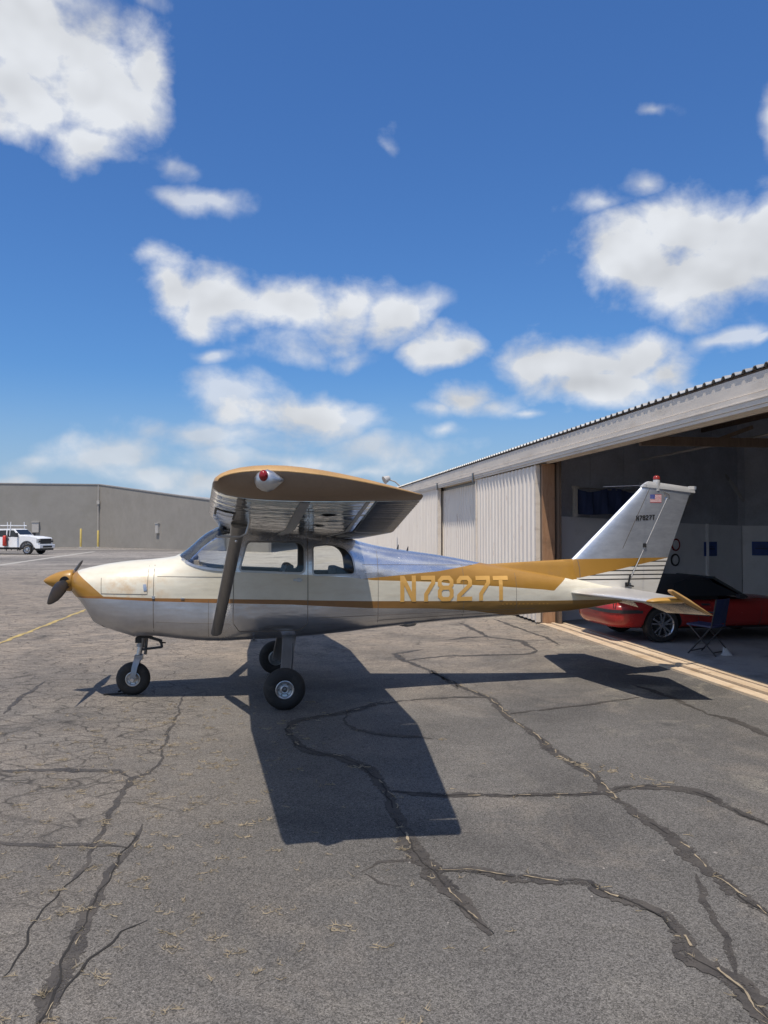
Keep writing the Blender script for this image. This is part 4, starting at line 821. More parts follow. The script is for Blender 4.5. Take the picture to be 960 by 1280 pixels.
def fus_ring(x, ins=0.0, n=72):
    zt, zb, w, zw = f_zt(x)-ins, f_zb(x)+ins, f_w(x)-ins, f_zw(x); out = []
    for k in range(n):
        a = 2*math.pi*(k+0.5)/n; c, s = math.cos(a), math.sin(a); e = 2/(f_nt(x) if s > 0 else f_nb(x))
        out.append((x, w*math.copysign(abs(c)**e, c), zw+((zt-zw) if s > 0 else (zw-zb))*math.copysign(abs(s)**e, s)))
    return out
def fus_y(x, z):
    zt, zb, w, zw = f_zt(x), f_zb(x), f_w(x), f_zw(x)
    if z > zw: t = (z-zw)/(zt-zw); n = f_nt(x)
    else: t = (zw-z)/(zw-zb); n = f_nb(x)
    t = min(max(t, 0), 0.999); return w*(1-t**n)**(1/n)
def side(x, z, off=0.0): return (x, -(fus_y(x, z)+0.0022+off), z)
def rside(x, z, off=0.0): return (x, fus_y(x, z)+0.0022+off, z)
def on_side(mb, pts, th, fn=None, closed=False, step=0.05, depth=0.004, m=0):
    """raised bead or groove line along a path (x,z) on the fuselage side"""
    fn = fn or side; P = []
    seq = list(zip(pts, pts[1:]+pts[:1] if closed else pts[1:]))
    if not closed: seq = seq[:len(pts)-1]
    for a, b in seq:
        k = max(1, int(math.hypot(b[0]-a[0], b[1]-a[1])/step)); P += [(lerp(a[0], b[0], j/k), lerp(a[1], b[1], j/k)) for j in range(k)]
    if not closed: P.append(pts[-1])
    pr = strip_poly(P, th, closed)
    for (a, b), (c, d) in zip(pr[:-1], pr[1:]):
        q = [a, b, d, c]
        mb.add([fn(v.x, v.y, depth) for v in q]+[fn(v.x, v.y, -0.006) for v in q], [(0, 1, 2, 3), (0, 4, 5, 1), (2, 6, 7, 3), (1, 5, 6, 2), (3, 7, 4, 0)], m)
WIN_DOOR = rounded([(2.195, 1.440), (2.285, 1.772), (2.930, 1.760), (2.930, 1.407)], [0.05, 0.05, 0.10, 0.07])
WIN_REAR = rounded([(3.022, 1.386), (3.022, 1.725), (3.20, 1.735), (3.40, 1.700), (3.488, 1.60), (3.520, 1.386)], [0.04, 0.05, 0.1, 0.08, 0.06, 0.06])
WIN_SHLD = [(1.520, 1.612), (1.56, 1.578), (1.62, 1.536), (1.70, 1.502), (1.80, 1.478), (1.92, 1.460), (2.05, 1.450), (2.085, 1.46), (2.125, 1.90), (2.00, 1.925), (1.94, 1.985), (1.90, 2.2), (1.2, 2.2), (1.40, 1.72)]
def fuselage():
    xs = []; 
    for a, b in zip(_SX[:-1], _SX[1:]):
        k = max(1, int(round((b-a)/0.07))); xs += [lerp(a, b, j/k) for j in range(k)]
    xs.append(_SX[-1])
    mb = MB(); mb.loft([fus_ring(x) for x in xs])
    mb2 = MB(); ix = [x for x in xs if 1.30 < x < 3.75]; mb2.loft([list(reversed(fus_ring(x, 0.035))) for x in ix], 1)
    body = mb.build('fuselage', [M['fus'], M['cabin']], PL, None, True)
    cav = mb2.build('cavity', [M['fus'], M['cabin']])
    boolean(body, cav, 'DIFFERENCE'); drop(cav)
    cuts = []
    for poly, nm, lo, hi in ((WIN_DOOR, 'door', -1, 1), (WIN_REAR, 'rear', -1, 1), (WIN_SHLD, 'shield', -1, 1)):
        c = MB().prism(poly, 'y', lo, hi).build('cut_'+nm, [M['fus'], M['frame']]); cuts.append(c); boolean(body, c, 'DIFFERENCE')
    finish(body, None, 28)
    # panes: a thin shell of the same loft cut to each opening
    def pane(poly, lo, hi, name, mt):
        mb = MB(); mb.loft([fus_ring(x, 0.008) for x in xs if x > 1.2 and x < 3.9]); sh = mb.build(name, mt, PL, None, True)
        mb = MB(); mb.loft([fus_ring(x, 0.0125) for x in xs if x > 1.15 and x < 3.95]); inn = mb.build('inn', mt)
        c = MB().prism(poly, 'y', lo, hi).build('cut', mt); boolean(sh, inn, 'DIFFERENCE'); boolean(sh, c, 'INTERSECT'); drop(c); drop(inn); finish(sh, None, 40)
    pane(WIN_SHLD, -1, 1, 'windshield', M['wsglass'])
    for lo, hi in ((-1, 0), (0, 1)):
        pane(WIN_DOOR, lo, hi, 'door_window', M['glass']); pane(WIN_REAR, lo, hi, 'rear_window', M['glass'])
    for c in cuts: drop(c)
    # frames round the openings, door seams, cowl seams
    for fn in (side, rside):
        mb = MB(); on_side(mb, WIN_DOOR, 0.022, fn, True, 0.04, 0.008); mb.build('window_frame', M['frame'], PL, 40, True)
        mb = MB(); on_side(mb, WIN_REAR, 0.020, fn, True, 0.04, 0.007); mb.build('window_frame', M['frame'], PL, 40, True)
        mb = MB(); on_side(mb, WIN_SHLD[1:8]+[(2.125, 1.88)], 0.028, fn, False, 0.04, 0.006); mb.build('windshield_frame', M['frame'], PL, 40, True)
        mb = MB()
        door = [(2.16, 1.80), (2.135, 1.43), (2.13, 0.86), (2.20, 0.76), (2.88, 0.76), (2.965, 0.84), (2.965, 1.80)]
        on_side(mb, door, 0.007, fn, False, 0.05, 0.0006); mb.build('door_seam', M['seam'], PL, None, True)
        mb = MB(); on_side(mb, [(1.262, 1.557), (1.262, 0.72)], 0.006, fn, False, 0.05, 0.0006)
        on_side(mb, [(1.20, 1.50), (1.195, 1.19), (0.70, 1.20), (0.69, 1.37)], 0.005, fn, False, 0.05, 0.0006)
        on_side(mb, [(1.30, 1.385), (2.06, 1.375)], 0.004, fn, False, 0.05, 0.0004)
        on_side(mb, [(3.79, 1.70), (3.79, 0.73)], 0.004, fn, False, 0.05, 0.0004); on_side(mb, [(4.86, 1.53), (4.86, 0.81)], 0.004, fn, False, 0.05, 0.0004)
        on_side(mb, [(5.55, 1.42), (5.55, 0.85)], 0.004, fn, False, 0.05, 0.0004); on_side(mb, [(3.79, 0.845), (5.55, 0.90)], 0.003, fn, False, 0.05, 0.0004)
        on_side(mb, [(3.60, 1.50), (5.0, 1.475)], 0.003, fn, False, 0.05, 0.0004); on_side(mb, [(1.29, 0.88), (2.10, 0.85)], 0.003, fn, False, 0.05, 0.0004)
        on_side(mb, [(1.86, 1.12), (1.86, 0.66)], 0.004, fn, False, 0.05, 0.0004); on_side(mb, [(3.0, 0.90), (5.8, 0.93)], 0.004, fn, False, 0.05, 0.0004)
        mb.build_each('panel_seam', M['seam'], PL, None, True)
        mb = MB(); on_side(mb, [(1.262, 1.17), (1.262, 1.14)], 0.03, fn, False, 0.02, 0.008); on_side(mb, [(1.56, 1.142), (1.60, 1.142)], 0.014, fn, False, 0.03, 0.006); mb.build_each('cowl_latch', M['alu'], PL, None, True)
        mb = MB(); on_side(mb, [(2.80, 1.335), (2.90, 1.333)], 0.022, fn, False, 0.03, 0.020); on_side(mb, [(2.845, 1.335), (2.885, 1.334)], 0.045, fn, False, 0.03, 0.006); mb.build('door_handle', M['frame'], PL, None, True)
        mb = MB(); on_side(mb, [(1.165, 1.30), (1.175, 1.23)], 0.035, fn, False, 0.03, 0.004); mb.build('cowl_hinge', M['alu'], PL, None, True)
        mb = MB()
        for k in range(11):
            x0 = 5.36+0.055*k+(0.05 if k > 7 else 0); on_side(mb, [(x0, 0.995-0.001*k), (x0+0.022, 0.995-0.001*k)], 0.013, fn, False, 0.03, 0.0005)
        mb.build('worn_placard', M['gold'], PL, None, True)['kind'] = 'stuff'
    # air intakes in the nose bowl, exhaust stub, lower cowl lip, cowl flap opening
    mb = MB()
    for s in (-1, 1): mb.lathe([(0.0, 0.0), (0.075, 0.0), (0.085, 0.012)], (0.352, s*0.135, 1.285), (-1, s*0.35, 0), 20)
    mb.build_each('air_intake', M['black'], PL, 40, True)
    mb = MB(); mb.lathe([(0.0, 0.0), (0.03, 0.0), (0.034, -0.03)], (0.705, -(fus_y(0.705, 0.835)-0.03), 0.835), (-0.1, -0.8, -0.6), 14); mb.build('exhaust_outlet', M['black'], PL, 40, True)
    # small fittings
    for x, h in ((4.107, 0.055), (4.228, 0.05)):
        z = f_zt(x); mb = MB(); mb.loft([[(x+0.012, -0.006, z-0.01), (x+0.012, 0.006, z-0.01), (x-0.016, 0.004, z-0.01), (x-0.016, -0.004, z-0.01)], [(x+0.014, -0.004, z+h), (x+0.014, 0.004, z+h), (x+0.006, 0.003, z+h), (x+0.006, -0.003, z+h)]]); mb.build('antenna', M['darkplastic'], PL, None, True)
    mb = MB(); mb.lathe([(0.0, 0.05), (0.10, 0.03), (0.13, 0.0), (0.13, -0.05)], (4.20, -0.12, 0.775), (0, 0, -1), 16); mb.build('belly_fairing', M['alu'], PL, 40, True)
    mb = MB(); mb.bar((2.36, -0.44, 0.70), (2.36, -0.50, 0.66), 0.02, 0.02); mb.box(2.33, 2.40, -0.54, -0.49, 0.650, 0.660); mb.build('boarding_step', M['steel'], PL, None, True)
    # registration letters
    us = dict(N=(498, 517.5), a7=(524, 541.5), a8=(545, 565.5), a2=(569.5, 589.5), b7=(594.5, 613), T=(617.5, 637.5))
    for ch, key in (('N', 'N'), ('7', 'a7'), ('8', 'a8'), ('2', 'a2'), ('7', 'b7'), ('T', 'T')):
        a, b = us[key]; x0 = 4.059+(a-498)*0.00993; x1 = 4.059+(b-498)*0.00993; xm = (x0+x1)/2
        zt = 1.365-0.020*(xm-4.06); zb = 1.056-0.010*(xm-4.06)
        mb = MB(); glyph(mb, ch, x0, x1, zb, zt, 0.050, lambda x, z, o: side(x, z, 0.0012+o)); mb.build('registration_letter', M['ggold'], PL, None, True)
fuselage()

# ---- spinner and propeller
def nose():
    mb = MB(); prof = []
    for k in range(15):
        t = k/14; prof.append((0.125*math.sin(t*math.pi/2)**0.72, t*0.325))
    prof += [(0.118, 0.333), (0.0, 0.333)]
    mb.lathe([(r, h) for r, h in prof], (0.0, 0, 1.322), (1, 0, 0.008), 36); sp = mb.build('spinner', M['gold'], PL, 50, True)
    H = Vector((0.255, 0, 1.325)); hub = MB(); hub.lathe([(0, -0.05), (0.07, -0.05), (0.07, 0.06), (0, 0.06)], H, (1, 0, 0), 20); hb = hub.build('propeller', M['steel'], PL, 40, True)
    ph = R(11)
    for s in (1, -1):
        ax = Vector((0, -math.cos(ph)*s, -math.sin(ph)*s)); mb = MB(); rings = []
        for r, c, th, tw in ((0.10, 0.075, 0.055, 58), (0.16, 0.105, 0.045, 50), (0.28, 0.145, 0.032, 40), (0.45, 0.155, 0.024, 30), (0.62, 0.145, 0.018, 24), (0.78, 0.105, 0.013, 20), (0.88, 0.068, 0.010, 18), (0.93, 0.038, 0.007, 17), (0.955, 0.012, 0.004, 17)):
            tan = ax.cross(Vector((1, 0, 0))).normalized(); a = R(tw)
            cd = (tan*math.cos(a)*(-1)+Vector((1, 0, 0))*math.sin(a)); nd = ax.cross(cd)
            rings.append([H+ax*r+cd*c/2*math.cos(q)+nd*th/2*math.sin(q) for q in [2*math.pi*k/16 for k in range(16)]])
        mb.loft(rings); mb.build('blade', M['blade'], hb, 40, True)
        mb = MB(); rr = [[H+ax*(0.098+0.02*j)+tan*(-0.075)*math.cos(q)+Vector((1, 0, 0))*0.062*math.sin(q) for q in [2*math.pi*k/18 for k in range(18)]] for j in range(2)]
        mb.loft(rr); mb.build('blade_cutout', M['black'], sp, 40, True)
nose()

# ---- wings
def naca(n=15, t=0.15, m=0.02, p=0.4, x0=0.0, x1=1.0):
    def yt(x): return 5*t*(0.2969*math.sqrt(x)-0.126*x-0.3516*x*x+0.2843*x**3-0.1036*x**4)
    def yc(x): return m/p**2*(2*p*x-x*x) if x < p else m/(1-p)**2*(1-2*p+2*p*x-x*x)
    xs = [x0+(x1-x0)*(1-math.cos(math.pi*k/n))/2 for k in range(n+1)]
    up = [(x, yc(x)+yt(x)+0.0012) for x in xs]; lo = [(x, yc(x)-yt(x)-0.0012) for x in xs]
    return up, lo
def wing_frame(ay):
    t = max(0.0, (ay-2.54)/(5.47-2.54))
    le = Vector((lerp(1.930, 2.071, t), 0, 1.988+0.0302*ay)); te = Vector((lerp(3.575, 3.201, t), 0, 1.795+0.036*min(ay, 2.54)+(2.088-1.795-0.036*2.54)*t))
    return le, te
def wpt(ay, s, cx, cz, zs=1.0):
    le, te = wing_frame(ay); d = te-le; c = d.length; u = d/c; v = Vector((-u.z, 0, u.x))
    p = le+u*cx*c+v*cz*c*zs; return Vector((p.x, s*ay, p.z))
def wings():
    for s in (-1, 1):
        HF = 0.775
        def ring(ay, x0, x1, zs=1.0, n=16):
            up, lo = naca(n, 0.145, 0.02, 0.4, x0, x1); return [wpt(ay, s, a, b, zs) for a, b in up]+[wpt(ay, s, a, b, zs) for a, b in reversed(lo)]
        ys = [0.0 if s < 0 else 0.0015, 0.3, 0.6, 1.0, 1.5, 2.0, 2.54, 3.0, 3.5, 4.0, 4.5, 4.9, 5.20]
        mb = MB(); mb.loft([ring(y, 0, HF) for y in ys]); w = mb.build('wing', M['skin'], PL, 45, True)
        # corrugated flap and aileron
        for y0, y1, nm, x0 in ((0.56, 2.52, 'flap', HF+0.010), (2.545, 5.18, 'aileron', HF+0.010)):
            n = int((y1-y0)/0.0115); per = 0.13; rings = []
            for k in range(n+1):
                y = lerp(y0, y1, k/n); up, lo = naca(6, 0.145, 0.02, 0.4, x0, 1.0); le, te = wing_frame(y); c = (te-le).length
                q = (y/per) % 1.0; wv = 0.013*max(0.0, math.sin(2*math.pi*q))**0.8/c
                e = [0.25 if i in (0,) else 1.0 if i < 6 else 0.3 for i in range(7)]
                rings.append([wpt(y, s, a, b+wv*e[i]) for i, (a, b) in enumerate(up)]+[wpt(y, s, a, b-wv*e[6-i]) for i, (a, b) in enumerate(reversed(lo))])
            mb = MB(); mb.loft(rings); mb.build(nm, M['corr'], PL, 50, True)
        # root section between the flaps
        mb = MB(); mb.loft([ring(y, HF+0.004, 1.0, 1.0, 8) for y in ((0.0 if s < 0 else 0.0015), 0.28, 0.54)]); mb.build('wing_root', M['alu'], PL, 45, True)
        # tip cap with a rounded outer edge
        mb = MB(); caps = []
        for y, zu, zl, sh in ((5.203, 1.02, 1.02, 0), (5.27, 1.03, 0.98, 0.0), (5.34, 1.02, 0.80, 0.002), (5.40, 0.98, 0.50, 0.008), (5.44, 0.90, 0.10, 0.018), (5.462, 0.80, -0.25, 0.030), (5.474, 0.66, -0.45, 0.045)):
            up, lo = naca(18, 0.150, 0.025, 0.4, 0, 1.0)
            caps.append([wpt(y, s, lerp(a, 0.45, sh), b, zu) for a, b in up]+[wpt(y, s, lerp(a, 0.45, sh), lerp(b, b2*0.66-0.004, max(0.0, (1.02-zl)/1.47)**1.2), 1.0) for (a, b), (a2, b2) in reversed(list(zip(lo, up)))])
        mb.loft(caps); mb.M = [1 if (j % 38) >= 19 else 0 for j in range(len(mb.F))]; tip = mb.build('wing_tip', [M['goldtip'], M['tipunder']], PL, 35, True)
        # navigation light in a teardrop housing
        c = Vector((2.352, s*5.470, 2.158)); mb = MB(); rings = []
        for x, r in ((-0.068, 0.012), (-0.055, 0.035), (-0.03, 0.050), (0.0, 0.056), (0.03, 0.046), (0.06, 0.024), (0.085, 0.005)):
            rings.append([c+Vector((x, s*0.045*r/0.056*math.cos(q), r*math.sin(q)*(1.0 if math.sin(q) > 0 else 1.15))) for q in [2*math.pi*k/18 for k in range(18)]])
        mb.loft(rings); nl = mb.build('navigation_light', M['alu'], tip, 60, True)
        mb = MB(); mb.loft([[c+Vector((-0.022+0.024*math.cos(e)*math.cos(q), s*0.042+s*0.024*math.sin(e), 0.02+0.030*math.cos(e)*math.sin(q))) for q in [2*math.pi*k/14 for k in range(14)]] for e in (0, 0.5, 0.9, 1.3, 1.5)])
        mb.build('lens', M['redlens'] if s < 0 else simple('green_lens', (0.02, 0.3, 0.08), 0.12), nl, 60, True)
        # wing strut
        a = Vector((1.935, s*0.52, 0.735)); b = Vector((2.185, s*2.50, 1.925)); d = (b-a).normalized(); ch = (Vector((1, 0, 0))-d*d.x).normalized(); nn = d.cross(ch)
        def sring(p, c, th): return [p+ch*(c/2*math.cos(q)*(1.15 if math.cos(q) > 0 else 0.85))+nn*th/2*math.sin(q) for q in [2*math.pi*k/20 for k in range(20)]]
        mb = MB(); mb.loft([sring(a, 0.085, 0.035), sring(a+d*0.03, 0.115, 0.05), sring(a+d*0.06, 0.12, 0.055), sring(b-d*0.12, 0.12, 0.055), sring(b+d*0.015, 0.12, 0.055)]); st = mb.build('wing_strut', M['strut'], PL, 50, True)
        mb = MB(); mb.loft([sring(b-d*0.13, 0.128, 0.062), sring(b-d*0.06, 0.14, 0.075), sring(b+d*0.05, 0.15, 0.09)]); mb.build('strut_fairing', M['strut'], st, 50, True)
        mb = MB(); mb.lathe([(0, 0.012), (0.012, 0.01), (0.016, 0.0)], a+d*(2.31*0.92)+nn*0.028+ch*0.01, nn, 10); mb.lathe([(0, 0.012), (0.012, 0.01), (0.016, 0.0)], a+d*(2.31*0.92)-nn*0.028+ch*0.01, -nn, 10); mb.build_each('strut_bolt', M['chrome'], st, 40, True)
        mb = MB(); mb.bar(a+Vector((-0.02, -s*0.12, -0.02)), a+d*0.02, 0.05, 0.03); mb.build('strut_fitting', M['steel'], st, None, True)
    # landing light in the left leading edge
    mb = MB(); vs = []; up, lo = naca(16, 0.145)
    def lowpt(y, cx):
        for i in range(len(lo)-1):
            if lo[i][0] <= cx <= lo[i+1][0]: t = (cx-lo[i][0])/(lo[i+1][0]-lo[i][0]); return wpt(y, -1, cx, lerp(lo[i][1], lo[i+1][1], t)-0.0018)
    for (y0, y1, c0, c1, nm, mt, dz) in ((3.15, 3.92, 0.030, 0.135, 'landing_light_bezel', 'black', 0.001), (3.20, 3.87, 0.042, 0.125, 'landing_light', 'lens', 0.004), (3.52, 3.55, 0.042, 0.125, 'landing_light_divider', 'black', 0.006)):
        mb = MB(); ny, nx = 6, 6
        vs = [lowpt(lerp(y0, y1, j/ny), lerp(c0, c1, i/nx))+Vector((-dz*0.6, 0, -dz)) for j in range(ny+1) for i in range(nx+1)]
        mb.add(vs, [(j*(nx+1)+i, j*(nx+1)+i+1, (j+1)*(nx+1)+i+1, (j+1)*(nx+1)+i) for j in range(ny) for i in range(nx)]); mb.build(nm, M[mt], PL, 40, True)
    # skin joints and inspection covers under the left wing
    mb = MB()
    for y0, y1, cx, w in ((0.6, 5.18, 0.44, 0.05), (0.6, 5.18, 0.745, 0.02)):
        ny = 40; vs = []
        for j in range(ny+1):
            y = lerp(y0, y1, j/ny); vs += [lowpt(y, cx-w/2), lowpt(y, cx+w/2)]
        mb.add(vs, [(2*j, 2*j+1, 2*j+3, 2*j+2) for j in range(ny)])
    mb.build_each('skin_doubler', M['alu'], PL, 40, True)
    mb = MB()
    for y in (1.4, 2.54, 3.6, 4.5):
        vs = []
        for i in range(13): cx = lerp(0.03, 0.76, i/12); vs += [lowpt(y-0.012, cx), lowpt(y+0.012, cx)]
        mb.add(vs, [(2*j, 2*j+1, 2*j+3, 2*j+2) for j in range(12)])
    mb.build_each('skin_joint', M['corr'], PL, 40, True)
    for y, cx in ((2.0, 0.58), (3.1, 0.58), (4.2, 0.6)):
        p = lowpt(y, cx); mb = MB(); mb.lathe([(0, 0.003), (0.055, 0.003), (0.06, 0.0)], p, (0.08, 0, -1), 20); mb.build('inspection_cover', M['alu'], PL, 40, True)
    # pitot tube under the left wing
    p = lowpt(3.0, 0.2); mb = MB(); mb.tube([p+Vector((0.03, 0, 0.01)), p+Vector((0.0, 0, -0.09)), p+Vector((-0.05, 0, -0.115)), p+Vector((-0.24, 0, -0.115))], 0.009, 8); mb.build('pitot_tube', M['alu'], PL, 40, True)
wings()

# ---- tail
def fin_le(z): return lerp(6.362, 7.346, (z-1.53)/(2.479-1.53))
def rud_te(z): return lerp(7.503, 8.0, (z-1.046)/(2.349-1.046))
def hinge_x(z): return lerp(7.08, 7.683, (z-1.154)/(2.346-1.154))
def fin_half(z, x):
    a, b = fin_le(z), rud_te(z); c = min(max((x-a)/(b-a), 0), 1); T = lerp(0.060, 0.034, min(1, max(0, (z-1.2)/1.3)))
    return T*(2.6*(0.2969*math.sqrt(max(c, 0))-0.126*c-0.3516*c*c+0.2843*c**3-0.1015*c**4))/0.26+0.0025
def finpt(x, z, off=0.0): return (x, -(fin_half(z, x)+0.0018+off), z)
def tail():
    def sect(z, x0, x1, n=12, grow=0.0):
        xs = [lerp(x0, x1, (1-math.cos(math.pi*k/n))/2) for k in range(n+1)]
        return [(x, fin_half(z, x)+grow, z) for x in xs]+[(x, -fin_half(z, x)-grow, z) for x in reversed(xs)]
    zs = [1.16, 1.3, 1.53, 1.8, 2.1, 2.3, 2.40, 2.452]
    mb = MB(); mb.loft([sect(z, fin_le(z), hinge_x(z)-0.008-(0.14*(z-2.33)/0.12 if z > 2.33 else 0)) for z in zs]); mb.build('fin', M['fin'], PL, 45, True)
    mb = MB(); zr = [1.046, 1.154, 1.4, 1.7, 2.0, 2.2, 2.33, 2.345, 2.40, 2.42]
    def rx0(z): return hinge_x(z)+0.008 if z <= 2.33 else hinge_x(2.33)+0.006-0.14*(z-2.33)/0.12+0.02*(z-2.33)
    mb.loft([sect(z, rx0(z), rud_te(z)+(0.0 if z < 2.35 else 0.02)) for z in zr]); mb.build('rudder', M['fin'], PL, 45, True)
    # cap over fin and rudder top
    mb = MB(); rings = []
    for dz, g, sx in ((0.0, 0.004, 0), (0.03, 0.003, 0.004), (0.06, -0.004, 0.02), (0.085, -0.014, 0.06)):
        x0 = 7.325+dz*0.9+sx*0.4; x1 = 8.085-sx*0.5; r = []
        xs = [lerp(x0, x1, (1-math.cos(math.pi*k/14))/2) for k in range(15)]
        def zz(x): return 2.462-0.075*((x-7.32)/0.77)+dz*lerp(1.0, 0.82, (x-7.32)/0.77)
        def hh(x): return max(0.003, fin_half(2.42, min(max(x, fin_le(2.42)+0.002), 7.97))+g+0.003)
        rings.append([(x, hh(x), zz(x)) for x in xs]+[(x, -hh(x), zz(x)) for x in reversed(xs)])
    mb.loft(rings); cap = mb.build('fin_cap', M['greywhite'], PL, 50, True)
    mb = MB(); mb.loft([[(8.0+0.05*a, 0.016*b, 2.455+0.022*c) for b, c in ((-1, -1), (1, -1), (1, 1), (-1, 1))] for a in (0, 1, 2.0)]); mb.build('tail_light', M['white'], cap, 50, True)
    # rotating beacon on its pedestal
    mb = MB(); mb.lathe([(0.045, -0.10), (0.046, 0.0), (0.043, 0.04), (0.040, 0.048), (0.0, 0.048)], (7.545, 0, 2.510), (0, 0, 1), 20); bc = mb.build('beacon_mount', M['greywhite'], PL, 50, True)
    mb = MB(); mb.lathe([(0.044, 0.0), (0.045, 0.025), (0.036, 0.042), (0.018, 0.052), (0.0, 0.054)], (7.545, 0, 2.559), (0, 0, 1), 20); mb.build('beacon', M['redglass'], bc, 60, True)
    mb = MB()
    for s in (-1, 1): mb.tube([(7.40, s*0.02, 2.485), (7.04-0.02*s, s*0.46, 2.485)], 0.0022, 6)
    mb.build_each('whip_antenna', M['chrome'], PL, None, True)
    # dorsal fairing
    mb = MB(); rings = []
    for k in range(17):
        x = lerp(5.20, 6.42, k/16); zt = lerp(1.475, 1.532, max(0, (x-5.23)/1.13)); zb = f_zt(x)-0.03-0.05*(x-5.2); h = max(zt-zb, 0.01); w = lerp(0.03, 0.085, k/16)+0.02
        if k == 16: w = 0.07
        prof = [(w, zb), (w*0.72, lerp(zb, zt, 0.35)), (w*0.48, lerp(zb, zt, 0.7)), (w*0.32, lerp(zb, zt, 0.9)), (w*0.15, zt)]
        rings.append([(x, a, b) for a, b in prof]+[(x, -a, b) for a, b in reversed(prof)])
    mb.loft(rings); mb.build('dorsal_fairing', M['gold'], PL, 60, True)
    # hinge line, fin skin seam, hinges
    mb = MB()
    def fline(pts, th, z0=0.0007):
        pr = strip_poly(pts, th); 
        for (a, b), (c, d) in zip(pr[:-1], pr[1:]): mb.add([finpt(v.x, v.y, z0) for v in (a, b, d, c)], [(0, 1, 2, 3)])
    fline([(hinge_x(z)+0.004, z) for z in (1.30, 1.4, 1.6, 1.8, 2.0, 2.2, 2.32)], 0.013, 0.002); mb.build('rudder_edge_glint', M['white'], PL, None, True)  # white strip painted as the sunlit front edge of the rudder
    mb = MB(); fline([(7.428, 2.44), (7.24, 2.07), (7.04, 1.665)], 0.007); fline([(7.62, 2.40), (7.70, 2.36), (7.705, 2.31)], 0.008, 0.0025); fline([(6.455, 1.30), (6.45, 1.42), (6.432, 1.52)], 0.008); mb.build_each('skin_seam', M['seam'], PL, None, True)
    for z in (1.20, 1.70):
        x = hinge_x(z); mb = MB(); y = -fin_half(z, x); mb.box(x-0.03, x+0.015, y-0.014, y+0.01, z-0.022, z+0.03); mb.build('rudder_hinge', M['black'], PL, None, True)
    mb = MB(); mb.bar((7.10, -0.075, 1.20), (7.13, -0.075, 1.32), 0.02, 0.02); mb.bar((7.10, -0.075, 1.20), (7.17, -0.085, 1.18), 0.02, 0.02); mb.build('rudder_horn', M['black'], PL, None, True)
    # small registration and flag on the fin
    wx = 0.0375
    for i, ch in enumerate('N7827T'):
        x0 = 7.232+i*0.0455; z0 = 2.022+0.0025*i; mb = MB(); glyph(mb, ch, x0, x0+0.036, z0, z0+0.066, 0.0145, lambda x, z, o: finpt(x, z, 0.0012+o)); mb.build('fin_letter', M['black'], PL, None, True)
    mb = MB(); x0, x1, z0, z1 = 7.430, 7.592, 2.258, 2.362; sh = -0.0
    for i in range(13):
        a = lerp(z0, z1, i/13); b = lerp(z0, z1, (i+1)/13); mb.add([finpt(x0, a, .001), finpt(x1, a, .001), finpt(x1, b, .001), finpt(x0, b, .001)], [(0, 1, 2, 3)], 0 if i % 2 == 0 else 1)
    zc = lerp(z0, z1, 6/13); xc = lerp(x0, x1, 0.42); mb.add([finpt(x0, zc, .0018), finpt(xc, zc, .0018), finpt(xc, z1, .0018), finpt(x0, z1, .0018)], [(0, 1, 2, 3)], 2)
    for r in range(5):
        for q in range(6 if r % 2 == 0 else 5):
            cx = lerp(x0, xc, (q+0.5+(0 if r % 2 == 0 else 0.5))/6.2); cz = lerp(zc, z1, (r+0.5)/5); s = 0.0022
            mb.add([finpt(cx-s, cz, .0024), finpt(cx, cz-s, .0024), finpt(cx+s, cz, .0024), finpt(cx, cz+s, .0024)], [(0, 1, 2, 3)], 1)
    mb.build('flag_decal', [M['flagred'], M['flagwhite'], M['flagblue']], PL, None, True)
    # tailplane and elevators (elevators hang down)
    for s in (-1, 1):
        def stab(ay):
            t = (ay-0.10)/1.62; return lerp(6.285, 6.53, t), lerp(7.03, 6.965, t), lerp(1.118, 1.130, t), lerp(0.052, 0.032, t)
        def sring(ay, zs=1.0, cut=0.0):
            x0, x1, z, th = stab(ay); x0 += cut; out = []; n = 10
            for k in range(n+1):
                c = (1-math.cos(math.pi*k/n))/2*0.98; out.append((lerp(x0, x1, c), s*ay, z+th*zs*min(1, 1.9*math.sqrt(c)*(1-0.45*c)+0.04)))
            for k in range(n, -1, -1):
                c = (1-math.cos(math.pi*k/n))/2*0.98; out.append((lerp(x0, x1, c), s*ay, z-th*zs*min(1, 1.9*math.sqrt(c)*(1-0.45*c)+0.04)))
            return out
        mb = MB(); mb.loft([sring(0.02), sring(0.4), sring(0.9), sring(1.3), sring(1.50), sring(1.58, 0.95, 0.01), sring(1.64, 0.7, 0.05), sring(1.665, 0.3, 0.09)]); mb.build('stabilizer', M['stab'], PL, 50, True)
        dr = R(30); cd = Vector((math.cos(dr), 0, -math.sin(dr))); up = Vector((math.sin(dr), 0, math.cos(dr)))
        rings = []; n = 150
        for k in range(n+1):
            ay = lerp(0.12, 1.63, k/n); x0, x1, z, th = stab(ay); h = Vector((x1+0.012, s*ay, z)); 
            ch = lerp(0.505, 0.315, (ay-0.35)/1.28) if ay > 0.36 else lerp(0.22, 0.50, (ay-0.12)/0.24)
            wv = 0.004*max(0, math.sin(2*math.pi*ay/0.062)); r = []
            for f, tt in ((0.0, 0.75), (0.08, 1.0), (0.5, 0.62), (0.9, 0.16), (1.0, 0.05)): r.append(h+cd*ch*f+up*(th*tt+wv*(0.3 if f in (0, 1.0) else 1)))
            for f, tt in ((1.0, 0.05), (0.9, 0.16), (0.5, 0.62), (0.08, 1.0), (0.0, 0.75)): r.append(h+cd*ch*f-up*(th*tt+wv*(0.3 if f in (0, 1.0) else 1)))
            rings.append(r)
        mb = MB(); mb.loft(rings); el = mb.build('elevator', M['corr'], PL, 50, True)
        # gold tip with the horn balance that rises ahead of the hinge
        rings = []
